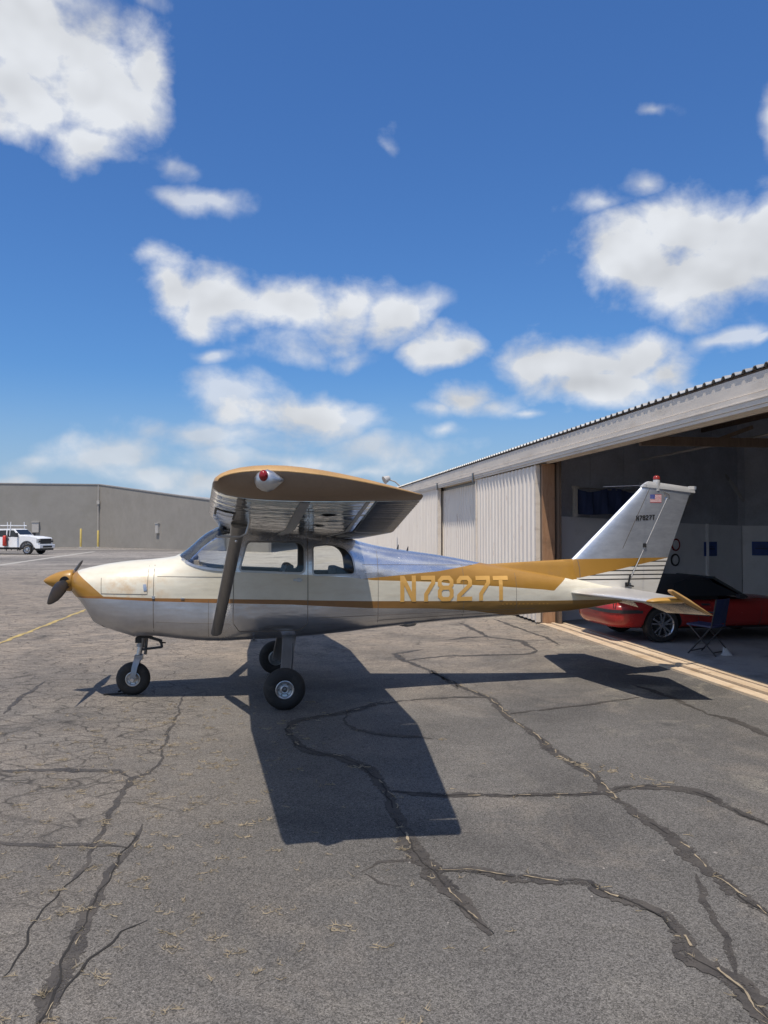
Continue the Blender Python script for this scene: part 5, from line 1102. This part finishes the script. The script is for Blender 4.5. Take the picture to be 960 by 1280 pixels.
        for ay, sc in ((1.634, 0.85), (1.67, 1.0), (1.70, 0.9), (1.725, 0.55), (1.735, 0.2)):
            x0, x1, z, th = stab(1.66); h = Vector((x1+0.012, s*ay, z)); r = []; prof = ((-0.235, 0.3), (-0.22, 0.62), (-0.16, 0.8), (0.0, 0.8), (0.12, 0.55), (0.26, 0.2), (0.312, 0.06))
            r = [h+cd*f+up*th*tt*sc for f, tt in prof]+[h+cd*f-up*th*tt*sc for f, tt in reversed(prof)]; rings.append(r)
        mb = MB(); mb.loft(rings); mb.build('elevator_tip', M['goldtip'], el, 60, True)
    mb = MB(); mb.loft([[(7.02, y, z) for y, z in ((-.07, 0.99), (.07, .99), (.07, 1.15), (-.07, 1.15))], [(7.22, y, z) for y, z in ((-.02, 1.02), (.02, 1.02), (.02, 1.10), (-.02, 1.10))]]); mb.build('tail_cone', M['greywhite'], PL, None, True)
    mb = MB(); mb.tube([(6.92, -0.02, 0.99), (6.925, -0.02, 0.90), (6.95, -0.02, 0.885), (6.965, -0.02, 0.98)], 0.006, 8); mb.build('tie_down_ring', M['steel'], PL, 40, True)
tail()

# ---- landing gear
def wheel(c, r, w, name, axis_side, rimr):
    """tyre with a rim as its sub-part; c centre, axle along y"""
    c = Vector(c); prof = []
    for k in range(21):
        a = -math.pi/2*1.25+math.pi*1.25*k/20; prof.append((r-w*0.52+w*0.52*math.cos(a)**1 if math.cos(a) > 0 else r-w*0.52+w*0.52*math.cos(a), w/2*math.sin(a)))
    prof = [(rimr*0.97, -w*0.40)]+[(max(q, rimr), h) for q, h in prof]+[(rimr*0.97, w*0.40)]
    mb = MB(); mb.lathe(prof, c, (0, 1, 0), 44)
    for k in range(len(mb.V)):                        # the tyre flattens where it bears on the ground
        x, y, z = mb.V[k]; z0 = c.z-r+0.012
        if z < z0: mb.V[k] = (x, y+(y-c.y)*0.15, z0-0.002+0.15*(z-z0)+0.0)
    ty = mb.build(name, M['rubber'], PL, 50, True)
    mb = MB()
    for gk in (-0.26, -0.09, 0.09, 0.26): mb.lathe([(r+0.0005-abs(gk)*0.02, gk*w-0.005), (r-0.004, gk*w), (r+0.0005-abs(gk)*0.02, gk*w+0.005)], c, (0, 1, 0), 44)
    for sd in (-1, 1):
        h = sd*w*0.40
        mb = MB(); mb.lathe([(rimr*1.06, h*0.90), (rimr*1.07, h*1.06), (rimr*0.98, h*1.10), (rimr*0.86, h*1.02), (rimr*0.80, h*0.72), (rimr*0.55, h*0.66), (rimr*0.50, h*0.98), (rimr*0.40, h*1.04), (rimr*0.30, h*1.0), (rimr*0.26, h*0.8), (0, h*0.8)], c, (0, 1, 0), 36)
        rm = mb.build('rim', M['alu'], ty, 35, True)
        mb = MB()
        for k in range(6):
            a = k*math.pi/3; p = c+Vector((math.cos(a)*rimr*0.68, h*0.70, math.sin(a)*rimr*0.68)); mb.lathe([(0.0, 0.008), (rimr*0.09, 0.008), (rimr*0.10, -0.004)], p, (0, sd, 0), 6)
        mb.build_each('rim_bolt', M['steel'], ty, None, True)
        mb = MB(); mb.lathe([(0, h*1.02), (rimr*0.24, h*0.98), (rimr*0.27, h*0.81)], c, (0, 1, 0), 20); mb.build('hub_cap', M['steel'], ty, 40, True)
    return ty
def gear():
    for s in (-1, 1):
        c = (2.675, s*1.09, 0.217); wheel(c, 0.222, 0.155, 'main_wheel', s, 0.092)
        P = [Vector((2.765, s*0.36, 0.70)), Vector((2.755, s*0.50, 0.655)), Vector((2.725, s*0.72, 0.50)), Vector((2.695, s*0.90, 0.34)), Vector((2.68, s*0.955, 0.24)), Vector((2.678, s*0.965, 0.19))]
        W = [0.165, 0.155, 0.13, 0.115, 0.11, 0.10]; rings = []
        for i, p in enumerate(P):
            d = (P[min(i+1, 5)]-P[max(i-1, 0)]).normalized(); n = d.cross(Vector((1, 0, 0))).normalized(); th = 0.022
            rings.append([p+Vector((W[i]/2*a, 0, 0))+n*th/2*b for a, b in ((-0.9, -1), (0.9, -1), (1, -0.4), (1, 0.4), (0.9, 1), (-0.9, 1), (-1, 0.4), (-1, -0.4))])
        mb = MB(); mb.loft(rings); lg = mb.build('gear_leg', M['strut'], PL, 40, True)
        mb = MB(); mb.lathe([(0, -0.14), (0.03, -0.14), (0.03, 0.02), (0, 0.02)], c, (0, s, 0), 14); mb.build('axle', M['steel'], lg, 40, True)
        mb = MB(); mb.lathe([(0.0, 0), (0.085, 0), (0.085, 0.012), (0, 0.012)], (c[0], s*1.005, c[2]), (0, s, 0), 24); mb.box(2.61, 2.66, s*1.0-0.02, s*1.0+0.025, 0.14, 0.21); mb.build('brake_disc', M['steel'], lg, 40, True)
        mb = MB(); mb.tube([(2.80, s*0.5, 0.66), (2.785, s*0.74, 0.50), (2.755, s*0.93, 0.32), (2.70, s*0.985, 0.20)], 0.006, 6); mb.build('brake_line', M['darkplastic'], lg, 40, True)
    wheel((0.995, 0, 0.186), 0.192, 0.13, 'nose_wheel', 1, 0.078)
    top = Vector((1.108, 0, 0.74)); mid = Vector((1.05, 0, 0.43)); d = (mid-top).normalized()
    mb = MB(); mb.tube([top, top.lerp(mid, 0.62)], 0.040, 16); mb.tube([top.lerp(mid, 0.55), top.lerp(mid, 0.62)], 0.047, 16); ol = mb.build('nose_strut', M['strut'], PL, 40, True)
    mb = MB(); mb.tube([top.lerp(mid, 0.6), mid], 0.031, 14); mb.build('oleo_piston', M['chrome'], ol, 40, True)
    mb = MB()
    for s in (-1, 1): mb.loft([[Vector((x, y, z)) for x, y, z in ((a-w, s*y0, zz), (a+w, s*y0, zz), (a+w, s*(y0+0.022), zz), (a-w, s*(y0+0.022), zz))] for a, w, y0, zz in ((1.055, 0.035, 0.02, 0.46), (1.045, 0.038, 0.055, 0.415), (1.02, 0.032, 0.088, 0.33), (0.997, 0.030, 0.088, 0.20), (0.992, 0.022, 0.088, 0.165))])
    mb.loft([[(1.055+a*0.045, b*0.06, z) for a, b in ((-1, -1), (1, -1), (1, 1), (-1, 1))] for z in (0.405, 0.455)]); mb.build('nose_fork', M['strut'], ol, 30, True)
    mb = MB(); mb.lathe([(0, -0.125), (0.02, -0.125), (0.02, 0.125), (0, 0.125)], (0.995, 0, 0.186), (0, 1, 0), 12); mb.build('nose_axle', M['chrome'], ol, 40, True)
    mb = MB()
    mb.box(1.04, 1.20, -0.075, 0.075, 0.655, 0.712); mb.box(1.02, 1.09, -0.06, 0.06, 0.60, 0.66); mb.build('steering_collar', M['black'], ol, None, True)
    mb = MB()
    mb.bar((1.15, 0, 0.665), (1.305, 0, 0.612), 0.05, 0.028); mb.bar((1.30, 0, 0.625), (1.315, 0, 0.535), 0.045, 0.026); mb.bar((1.315, 0, 0.54), (1.07, 0, 0.515), 0.04, 0.024); mb.tube([(1.30, -0.045, 0.605), (1.30, 0.045, 0.605)], 0.016, 10); mb.tube([(1.305, -0.04, 0.60), (1.36, -0.04, 0.592)], 0.008, 8)
    mb.build('torque_link', M['darkplastic'], ol, None, True)
    mb = MB(); mb.tube([(1.14, 0.06, 0.70), (1.12, 0.06, 0.45)], 0.018, 10); mb.tube([(1.13, 0.06, 0.62), (1.10, 0.02, 0.62)], 0.01, 8); mb.build('shimmy_damper', M['steel'], ol, 40, True)
gear()

# ---- what shows through the windows
def cabin():
    def seat(x, y, rec, hd=True):
        mb = MB(); w = 0.20
        mb.loft([[(a, y+q, b) for a, b in rounded([(x-0.22, 1.00), (x+0.22, 1.00), (x+0.22, 1.10), (x-0.22, 1.13)], 0.03, 3)] for q in (-w, w)])
        s = mb.build('seat', M['seat'], PL, 40, True)
        mb = MB(); mb.loft([[(a, y+q, b) for a, b in rounded([(x+0.16, 1.10), (x+0.26, 1.10), (x+0.26+rec, 1.50), (x+0.17+rec, 1.50)], 0.035, 3)] for q in (-w, w)]); mb.build('backrest', M['seat'], s, 40, True)
    seat(2.42, -0.25, 0.14); seat(2.42, 0.25, 0.14)
    mb = MB(); mb.loft([[(a, q, b) for a, b in rounded([(2.98, 0.98), (3.36, 0.98), (3.40, 1.46), (3.30, 1.46), (3.26, 1.12), (2.98, 1.12)], 0.03, 3)] for q in (-0.42, 0.42)]); mb.build('rear_bench', M['seat'], PL, 40, True)
    mb = MB(); mb.loft([[(a, q, b) for a, b in rounded([(1.62, 1.02), (1.80, 1.02), (1.84, 1.40), (1.80, 1.475), (1.62, 1.48)], 0.03, 3)] for q in (-0.46, 0.46)]); pn = mb.build('instrument_panel', M['cabin'], PL, 40, True)
    mb = MB(); rnd = random.Random(4)
    for q in (-0.35, -0.27, -0.19, -0.06, 0.06, 0.2): mb.lathe([(0, 0.008), (0.036, 0.008), (0.04, 0)], (1.842, q, 1.33), (1, 0, 0.1), 14)
    mb.build_each('gauge', M['black'], pn, 40, True)
    mb = MB(); mb.tube([(1.70, 0.02, 1.50), (1.69, 0.02, 1.56)], 0.015, 8); mb.lathe([(0, .035), (.03, .025), (.036, 0), (.03, -.025), (0, -.035)], (1.69, 0.02, 1.58), (1, 0, 0.2), 12); mb.build('compass', M['black'], pn, 40, True)
    mb = MB(); mb.box(1.66, 1.78, -0.40, -0.22, 1.475, 1.50); mb.box(1.68, 1.74, -0.20, -0.05, 1.475, 1.55); mb.build('loose_papers', M['tan'], pn, None, True)
    for y in (-0.25, 0.25):
        mb = MB(); mb.tube([(1.84, y, 1.27), (1.96, y, 1.29)], 0.014, 8); mb.tube([(1.98, y-0.13, 1.40), (1.97, y-0.14, 1.32), (1.96, y-0.08, 1.28), (1.96, y+0.08, 1.28), (1.97, y+0.14, 1.32), (1.98, y+0.13, 1.40)], 0.013, 8); mb.build('control_yoke', M['black'], PL, 40, True)
    mb = MB(); mb.lathe([(0, 0), (0.03, 0.0), (0.03, 0.05), (0, 0.05)], (1.86, -0.02, 1.86), (0.3, 0, -1), 12); mb.box(1.86, 1.90, -0.10, 0.10, 1.77, 1.82); mb.build('cabin_mirror', M['black'], PL, 40, True)
cabin()
# ------------------------------------------------------------------ red car in the bay (local x forward, right side faces the camera)
def red_car():
    t = thing('red_car', 'red two-door convertible with a black soft top parked inside the dark hangar bay', 'car', (9.20, 3.70, 0.012), 0.0)
    W = 0.86
    # x, bottom, top (deck/belt/bonnet), half width
    ST = [(-0.90, 0.40, 0.60, 0.42), (-0.86, 0.30, 0.665, 0.62), (-0.74, 0.235, 0.70, 0.78), (-0.5, 0.215, 0.735, 0.84), (0.0, 0.20, 0.760, W), (0.5, 0.185, 0.745, W), (1.0, 0.18, 0.725, W-0.01), (1.5, 0.18, 0.72, W-0.01), (1.95, 0.18, 0.725, W-0.01), (2.4, 0.19, 0.70, W), (2.8, 0.20, 0.655, W-0.02), (3.05, 0.22, 0.60, W-0.08), (3.2, 0.26, 0.53, W-0.2), (3.27, 0.32, 0.46, W-0.4)]
    fb, ft, fw = [pchip([s[0] for s in ST], [s[k] for s in ST]) for k in (1, 2, 3)]
    def ring(x, n=40):
        b, h, w = fb(x), ft(x), fw(x); zc = b+(h-b)*0.55; out = []
        for k in range(n):
            a = 2*math.pi*(k+.5)/n; c, s = math.cos(a), math.sin(a); e = 2/(3.6 if s > 0 else 4.5)
            out.append((x, w*math.copysign(abs(c)**e, c)*(1-0.03*max(0, -s)), zc+((h-zc) if s > 0 else (zc-b))*math.copysign(abs(s)**e, s)))
        return out
    xs = [-0.90, -0.885, -0.86, -0.8, -0.74]+[-0.6+0.12*k for k in range(31)]+[3.1, 3.17, 3.22, 3.25, 3.27]
    mb = MB(); mb.loft([ring(x) for x in xs]); body = mb.build('body', [M['carred'], M['black']], t)
    for x in (0.0, 2.38):
        c = MB(); c.tube([(x, -1.0, 0.30), (x, -0.6, 0.30)], 0.345, 32); c.tube([(x, 0.6, 0.30), (x, 1.0, 0.30)], 0.345, 32)
        cu = c.build('cut', [M['carred'], M['black']], t); cu.data.polygons.foreach_set('material_index', [1]*len(cu.data.polygons)); boolean(body, cu, 'DIFFERENCE'); drop(cu)
    finish(body, None, 30)
    def sy(x, z):
        b, h, w = fb(x), ft(x), fw(x); zc = b+(h-b)*0.55; q = min(0.999, (z-zc)/(h-zc) if z > zc else (zc-z)/(zc-b)); n = 3.6 if z > zc else 4.5; return w*(1-q**n)**(1/n)
    def trim(pts, th, nm, mt, d=0.006, sides=(-1, 1)):
        mb = MB()
        for s in sides:
            P = []
            for a, b in zip(pts[:-1], pts[1:]): P += [(lerp(a[0], b[0], j/8), lerp(a[1], b[1], j/8)) for j in range(8)]
            P.append(pts[-1]); pr = strip_poly(P, th)
            for (a, b), (c, e) in zip(pr[:-1], pr[1:]):
                mb.add([(v.x, s*(sy(v.x, v.y)+d), v.y) for v in (a, b, e, c)]+[(v.x, s*(sy(v.x, v.y)-0.01), v.y) for v in (a, b, e, c)], [(0, 1, 2, 3), (0, 4, 5, 1), (2, 6, 7, 3), (1, 5, 6, 2), (3, 7, 4, 0)])
        return mb.build_each(nm, mt, t)
    trim([(-0.72, 0.515), (-0.36, 0.52)], 0.045, 'bumper_seam', M['darkplastic'], 0.003)
    trim([(0.62, 0.70), (0.66, 0.25)], 0.008, 'door_seam', M['black'], 0.001); trim([(1.86, 0.70), (1.80, 0.25)], 0.008, 'door_seam', M['black'], 0.001)
    trim([(0.36, 0.235), (2.02, 0.235)], 0.035, 'sill_strip', M['darkplastic'], 0.004)
    trim([(0.36, 0.44), (2.02, 0.43)], 0.02, 'side_strip', M['carred'], 0.012)
    trim([(0.72, 0.63), (0.88, 0.63)], 0.03, 'door_handle', M['darkplastic'], 0.014)
    # rear lamp band across the tail
    mb = MB(); n = 28; vs = []
    P = []
    for k in range(12): x = lerp(-0.42, -0.885, (k/11)**0.6); P.append((x, sy(x, 0.53)))
    P = [(x, -y) for x, y in P]+[(-0.903, lerp(-0.30, 0.30, k/4)) for k in range(5)]+[(x, y) for x, y in reversed(P)]
    for x, y in P:
        d = Vector((x+0.3, y*0.8)).normalized()*0.009; vs += [(x+d.x, y+d.y, 0.50), (x+d.x, y+d.y, 0.555)]
    n = len(P)-1
    mb.add(vs, [(2*k, 2*k+1, 2*k+3, 2*k+2) for k in range(n)]); mb.build('tail_lamp', M['darkplastic'], t)
    # soft top
    TOP = [(-0.36, 0.74, 0.70), (-0.22, 0.86, 0.68), (0.02, 0.99, 0.64), (0.30, 1.075, 0.61), (0.62, 1.105, 0.595), (0.92, 1.095, 0.59), (1.12, 1.06, 0.585)]
    def tring(x, h, w, n=14):
        out = []
        for k in range(n+1):
            a = math.pi*k/n; out.append((x, w*math.copysign(abs(math.cos(a))**0.45, math.cos(a))+0.0*x, 0.70+(h-0.70)*abs(math.sin(a))**0.5))
        return [(p[0], p[1]*(1+0.16*max(0, (h-p[2])/max(0.05, h-0.7))), p[2]) for p in out]
    mb = MB(); mb.loft([tring(*q) for q in TOP]); top = mb.build('soft_top', M['cloth'], t, 50)
    mb = MB()
    for s in (-1, 1):
        P = [(0.22, 0.765), (0.34, 0.985), (0.55, 1.045), (0.98, 1.03), (1.50, 0.765)]
        def sp(x, z): return s*(0.70-0.30*(z-0.70)/0.4*0.42+0.085*(1-(z-0.70)/0.4)+0.012)
        mb.add([(x, sp(x, z), z) for x, z in P]+[(x, sp(x, z)-s*0.015, z) for x, z in P], [(0, 1, 2, 3, 4), (9, 8, 7, 6, 5)]+[(i, (i+1) % 5, 5+(i+1) % 5, 5+i) for i in range(5)])
    mb.build_each('side_window', M['glassdark'], t)
    mb = MB(); mb.loft([[(1.10, y*0.58, 1.062), (1.13, y*0.585, 1.055), (1.66, y*0.735, 0.735), (1.60, y*0.735, 0.735)] for y in (-1, -0.5, 0, 0.5, 1)]); mb.build('windscreen', M['glassdark'], t)
    mb = MB()
    for s in (-1, 1): mb.bar((1.09, s*0.60, 1.065), (1.62, s*0.765, 0.735), 0.035, 0.04)
    mb.bar((1.10, -0.6, 1.068), (1.10, 0.6, 1.068), 0.05, 0.035); mb.build('windscreen_frame', M['black'], t)
    mb = MB()
    for s in (-1, 1): mb.loft([[(1.40+a*0.045, s*(0.84+o), 0.765+b*0.032) for a, b in ((-1, -1), (1, -1), (1, 1), (-1, 1))] for o in (0.0, 0.12)])
    mb.build_each('door_mirror', M['darkplastic'], t)
    mb = MB(); mb.box(3.0, 3.24, -0.6, 0.6, 0.27, 0.36); mb.build('front_grille', M['darkplastic'], t)
    mb = MB()
    for s in (-1, 1): mb.lathe([(0, 0.01), (0.07, 0.01), (0.085, -0.02)], (3.11, s*0.5, 0.52), (1, s*0.3, 0.4), 16)
    mb.build_each('headlight', M['chrome'], t, 40)
    # wheels with paired spokes
    for x in (0.0, 2.38):
        for s in (-1, 1):
            c = Vector((x, s*0.745, 0.300)); mb = MB()
            mb.lathe([(0.20, -0.09), (0.25, -0.10), (0.288, -0.09), (0.300, -0.06), (0.300, 0.06), (0.288, 0.09), (0.25, 0.10), (0.215, 0.095), (0.20, 0.07)], c, (0, s, 0), 36); w = mb.build('wheel', M['rubber'], t, 40)
            mb = MB(); mb.lathe([(0.205, 0.02), (0.213, 0.075), (0.205, 0.098), (0.190, 0.085), (0.182, 0.02)], c, (0, s, 0), 36)
            mb.lathe([(0.0, 0.085), (0.045, 0.08), (0.06, 0.06), (0.06, 0.03)], c, (0, s, 0), 18)
            for k in range(5):
                for q in (-0.16, 0.16):
                    a = 2*math.pi*k/5+0.3; p0 = c+Vector((math.cos(a+q*1.2)*0.05, s*0.072, math.sin(a+q*1.2)*0.05)); p1 = c+Vector((math.cos(a+q*1.35)*0.195, s*0.082, math.sin(a+q*1.35)*0.195)); mb.bar(p0, p1, 0.026, 0.03, 0, (0, s, 0))
            mb.build('rim', M['chrome'], w, 40)
            mb = MB(); mb.lathe([(0, 0.02), (0.2, 0.02)], c, (0, s, 0), 24); mb.lathe([(0.12, 0.022), (0.12, 0.035), (0.0, 0.035)], c, (0, s, 0), 24); mb.build('brake_disc', M['black'], w)
red_car()

# ------------------------------------------------------------------ white utility truck across the yard
def utility_truck():
    hd = R(-21); f = Vector((math.cos(hd), math.sin(hd), 0)); p = Vector((-14.62, 59.0, 0))      # near front wheel contact
    org = p-f*0.0-Vector((math.sin(hd), -math.cos(hd), 0))*0.92
    t = thing('utility_truck', 'white utility truck with a roof ladder rack parked by the grey building', 'truck', org, hd)
    def ex(poly, w0, name, mt, par=t, taper=None, sm=30):
        """side profile (x,z) extruded across the truck with softened edges"""
        P = rounded(poly, 0.06, 3); mb = MB(); rings = []
        for y, k in ((-w0, 0.97), (-w0+0.05, 1.0), (w0-0.05, 1.0), (w0, 0.97)):
            cx = sum(a for a, b in P)/len(P); cz = sum(b for a, b in P)/len(P)
            rings.append([(cx+(a-cx)*k, y*(1 if taper is None else 1-taper*max(0, b-1.15)), cz+(b-cz)*k) for a, b in P])
        mb.loft(rings); return mb.build(name, mt, par, sm)
    hood = ex([(0.98, 0.62), (1.0, 1.22), (0.9, 1.36), (0.15, 1.47), (-0.62, 1.50), (-0.62, 0.55), (0.45, 0.55)], 0.98, 'front_body', M['truck'])
    c = MB(); 
    for s in (-1, 1): c.tube([(0, s*0.72, 0.46), (0, s*1.2, 0.46)], 0.5, 28)
    cu = c.build('cut', M['black'], t); boolean(hood, cu, 'DIFFERENCE'); drop(cu); finish(hood, None, 30)
    mb = MB()
    for s in (-1, 1):
        n = 22; vs = []
        for k in range(n+1):
            a = math.pi*(-0.06+1.12*k/n)
            for r, y in ((0.50, 0.95), (0.62, 0.99), (0.64, 1.02), (0.52, 1.04)): vs.append((r*math.cos(a), s*y, 0.46+r*math.sin(a)))
        mb.add(vs, [(4*k+j, 4*k+(j+1) % 4, 4*k+4+(j+1) % 4, 4*k+4+j) for k in range(n) for j in range(4)])
    mb.build_each('wheel_arch', M['darkplastic'], t, 40)
    cab = ex([(-0.62, 0.56), (-0.60, 1.46), (-1.22, 2.02), (-1.4, 2.07), (-3.0, 2.05), (-3.06, 1.3), (-3.06, 0.56)], 0.98, 'cab', M['truck'], t, 0.13)
    def yside(z): return 0.98*(1-0.13*max(0, z-1.15))
    def panel(poly, name, mt, par, off=0.008, sides=(-1, 1)):
        mb = MB()
        for s in sides:
            n = len(poly); mb.add([(x, s*(yside(z)+off), z) for x, z in poly]+[(x, s*(yside(z)-0.02), z) for x, z in poly], [tuple(range(n)), tuple(range(2*n-1, n-1, -1))]+[(i, (i+1) % n, n+(i+1) % n, n+i) for i in range(n)])
        return mb.build_each(name, mt, par)
    panel([(-0.80, 1.42), (-1.26, 1.94), (-1.82, 1.95), (-1.82, 1.42)], 'front_window', M['glassdark'], cab)
    panel([(-1.92, 1.42), (-1.92, 1.95), (-2.75, 1.93), (-2.8, 1.42)], 'rear_window', M['glassdark'], cab)
    for x in (-0.72, -1.87, -2.88): panel([(x-0.01, 0.66), (x-0.01, 1.40), (x+0.01, 1.40), (x+0.01, 0.66)], 'door_seam', M['grey'], cab, 0.004)
    panel([(-1.62, 1.22), (-1.62, 1.28), (-1.78, 1.28), (-1.78, 1.22)], 'door_handle', M['darkplastic'], cab, 0.03)
    mb = MB(); mb.add([(-0.635, -0.86, 1.49), (-0.635, 0.86, 1.49), (-1.19, 0.80, 2.0), (-1.19, -0.80, 2.0)], [(0, 1, 2, 3)]); mb.add([(-0.645, -0.86, 1.475), (-0.645, 0.86, 1.475), (-1.20, 0.80, 1.985), (-1.20, -0.80, 1.985)], [(3, 2, 1, 0)]); mb.build('windscreen', M['glassdark'], cab)
    mb = MB()
    for s in (-1, 1): mb.box(-0.92, -0.78, s*1.0 if s > 0 else -1.28, 1.28 if s > 0 else -1.0, 1.40, 1.74)
    mb.build_each('door_mirror', M['darkplastic'], t)
    # front end
    g = MB(); g.box(0.985, 1.03, -0.72, 0.72, 0.86, 1.27); gr = g.build('grille', M['darkplastic'], t)
    mb = MB(); [mb.box(1.032, 1.05, -0.70, 0.70, z, z+0.05) for z in (0.93, 1.06, 1.19)]; mb.build_each('grille_bar', M['black'], gr)
    for s in (-1, 1):
        mb = MB(); mb.box(0.84, 1.02, s*0.86-0.125, s*0.86+0.135, 0.93, 1.25); mb.build('headlight', M['chrome'], t)
        mb = MB(); mb.box(0.86, 1.03, s*0.86-0.11, s*0.86+0.137, 0.97, 1.10); mb.build('headlight_surround', M['darkplastic'], t)
    mb = MB(); mb.prism(rounded([(0.72, 0.50), (1.16, 0.50), (1.18, 0.80), (0.72, 0.82)], 0.04, 3), 'y', -1.0, 1.0); mb.build('front_bumper', M['truck'], t, 30)
    mb = MB(); mb.box(1.0, 1.19, -0.6, 0.6, 0.55, 0.70); mb.box(0.7, 1.12, -0.9, 0.9, 0.34, 0.49); mb.build('bumper_valance', M['black'], t)
    # service body, rack, running boards and chassis
    sb = ex([(-3.12, 0.55), (-3.12, 1.42), (-3.12, 1.55), (-6.3, 1.55), (-6.3, 0.62), (-5.6, 0.62), (-5.4, 1.0), (-4.7, 1.0), (-4.5, 0.55)], 1.06, 'service_body', M['truck'])
    for x0, x1 in ((-3.2, -3.62), (-3.7, -4.4), (-4.5, -5.5), (-5.6, -6.2)):
        mb = MB(); z0 = 0.68 if x0 > -4.4 or x0 < -5.55 else 1.08
        for s in (-1, 1): mb.box(x1, x0, s*1.062 if s > 0 else -1.085, 1.085 if s > 0 else -1.062, z0, 1.48)
        mb.build_each('locker_door', M['truck'], sb)
        mb = MB()
        for s in (-1, 1): mb.box(x1+0.05, x1+0.17, s*1.086 if s > 0 else -1.10, 1.10 if s > 0 else -1.086, 1.1, 1.2)
        mb.build_each('locker_latch', M['darkplastic'], sb)
    mb = MB()
    for s in (-1, 1):
        mb.tube([(-1.3, s*0.85, 2.32), (-6.2, s*0.85, 2.34)], 0.035, 8)
        for x in (-1.55, -3.1, -4.6, -6.1): mb.tube([(x, s*0.98, 1.5), (x, s*0.85, 2.62)], 0.03, 8)
    for x in (-1.55, -3.1, -4.6, -6.1): mb.tube([(x, -0.85, 2.33), (x, 0.85, 2.33)], 0.03, 8)
    mb.build('ladder_rack', M['truck'], t, 40)
    mb = MB()
    for s in (-1, 1): mb.box(-2.9, -0.75, s*0.86 if s > 0 else -1.06, 1.06 if s > 0 else -0.86, 0.40, 0.47); [mb.box(x, x+0.06, s*0.80-0.03, s*0.80+0.03, 0.3, 0.62) for x in (-1.0, -2.0, -2.7)]
    mb.build('running_board', M['darkplastic'], t)
    mb = MB(); mb.box(-6.2, 0.9, -0.45, -0.33, 0.45, 0.62); mb.box(-6.2, 0.9, 0.33, 0.45, 0.45, 0.62); mb.tube([(0, -0.8, 0.42), (0, 0.8, 0.42)], 0.06, 8); mb.tube([(-4.9, -0.8, 0.42), (-4.9, 0.8, 0.42)], 0.08, 8); mb.build('chassis', M['black'], t)
    for x in (0.0, -5.0):
        for s in (-1, 1):
            c = Vector((x, s*0.86, 0.41)); mb = MB(); mb.lathe([(0.24, -0.12), (0.36, -0.13), (0.40, -0.10), (0.41, 0), (0.40, 0.10), (0.36, 0.13), (0.25, 0.12)], c, (0, s, 0), 28); w = mb.build('wheel', M['rubber'], t, 40)
            mb = MB(); mb.lathe([(0.26, 0.08), (0.265, 0.13), (0.24, 0.12), (0.20, 0.03), (0.13, 0.05), (0.12, 0.13), (0.0, 0.14)], c, (0, s, 0), 24); mb.build('rim', M['chrome'], w, 40)
            mb = MB()
            for k in range(8): a = k*math.pi/4; mb.lathe([(0, 0.06), (0.03, 0.055), (0.03, 0.03)], c+Vector((math.cos(a)*0.165, 0, math.sin(a)*0.165)), (0, s, 0), 8)
            mb.build_each('hand_hole', M['black'], w)
    # red cylinder strapped behind the front door and the grey reel under it
    e = thing('fire_extinguisher', 'red fire extinguisher strapped upright to the side of the white truck', 'extinguisher', t.matrix_basis @ Vector((-1.88, -1.14, 0.72)) if False else org+f*(-1.86)+Vector((math.sin(hd), -math.cos(hd), 0))*1.19+Vector((0, 0, 0.70)), hd)
    mb = MB(); mb.lathe([(0, 0), (0.13, 0.0), (0.15, 0.04), (0.15, 0.72), (0.11, 0.80), (0.05, 0.83), (0, 0.83)], (0, 0, 0), (0, 0, 1), 18); mb.build('cylinder', M['red'], e, 40)
    mb = MB(); mb.tube([(0, 0, 0.83), (0, 0, 0.9), (0.14, 0, 0.92)], 0.03, 8); mb.tube([(0.12, 0, 0.9), (0.2, -0.05, 0.6), (0.17, -0.06, 0.25)], 0.02, 8); mb.build('valve_and_hose', M['black'], e, 40)
    mb = MB(); mb.box(-0.18, 0.18, 0.05, 0.24, -0.03, 0.0); mb.box(-0.17, 0.17, 0.15, 0.2, 0.0, 0.85); mb.build('bracket', M['grey'], e)
utility_truck()
print('objects', len(bpy.data.objects), 'tris', sum(sum(len(p.vertices)-2 for p in o.data.polygons) for o in bpy.data.objects if o.type == 'MESH'))
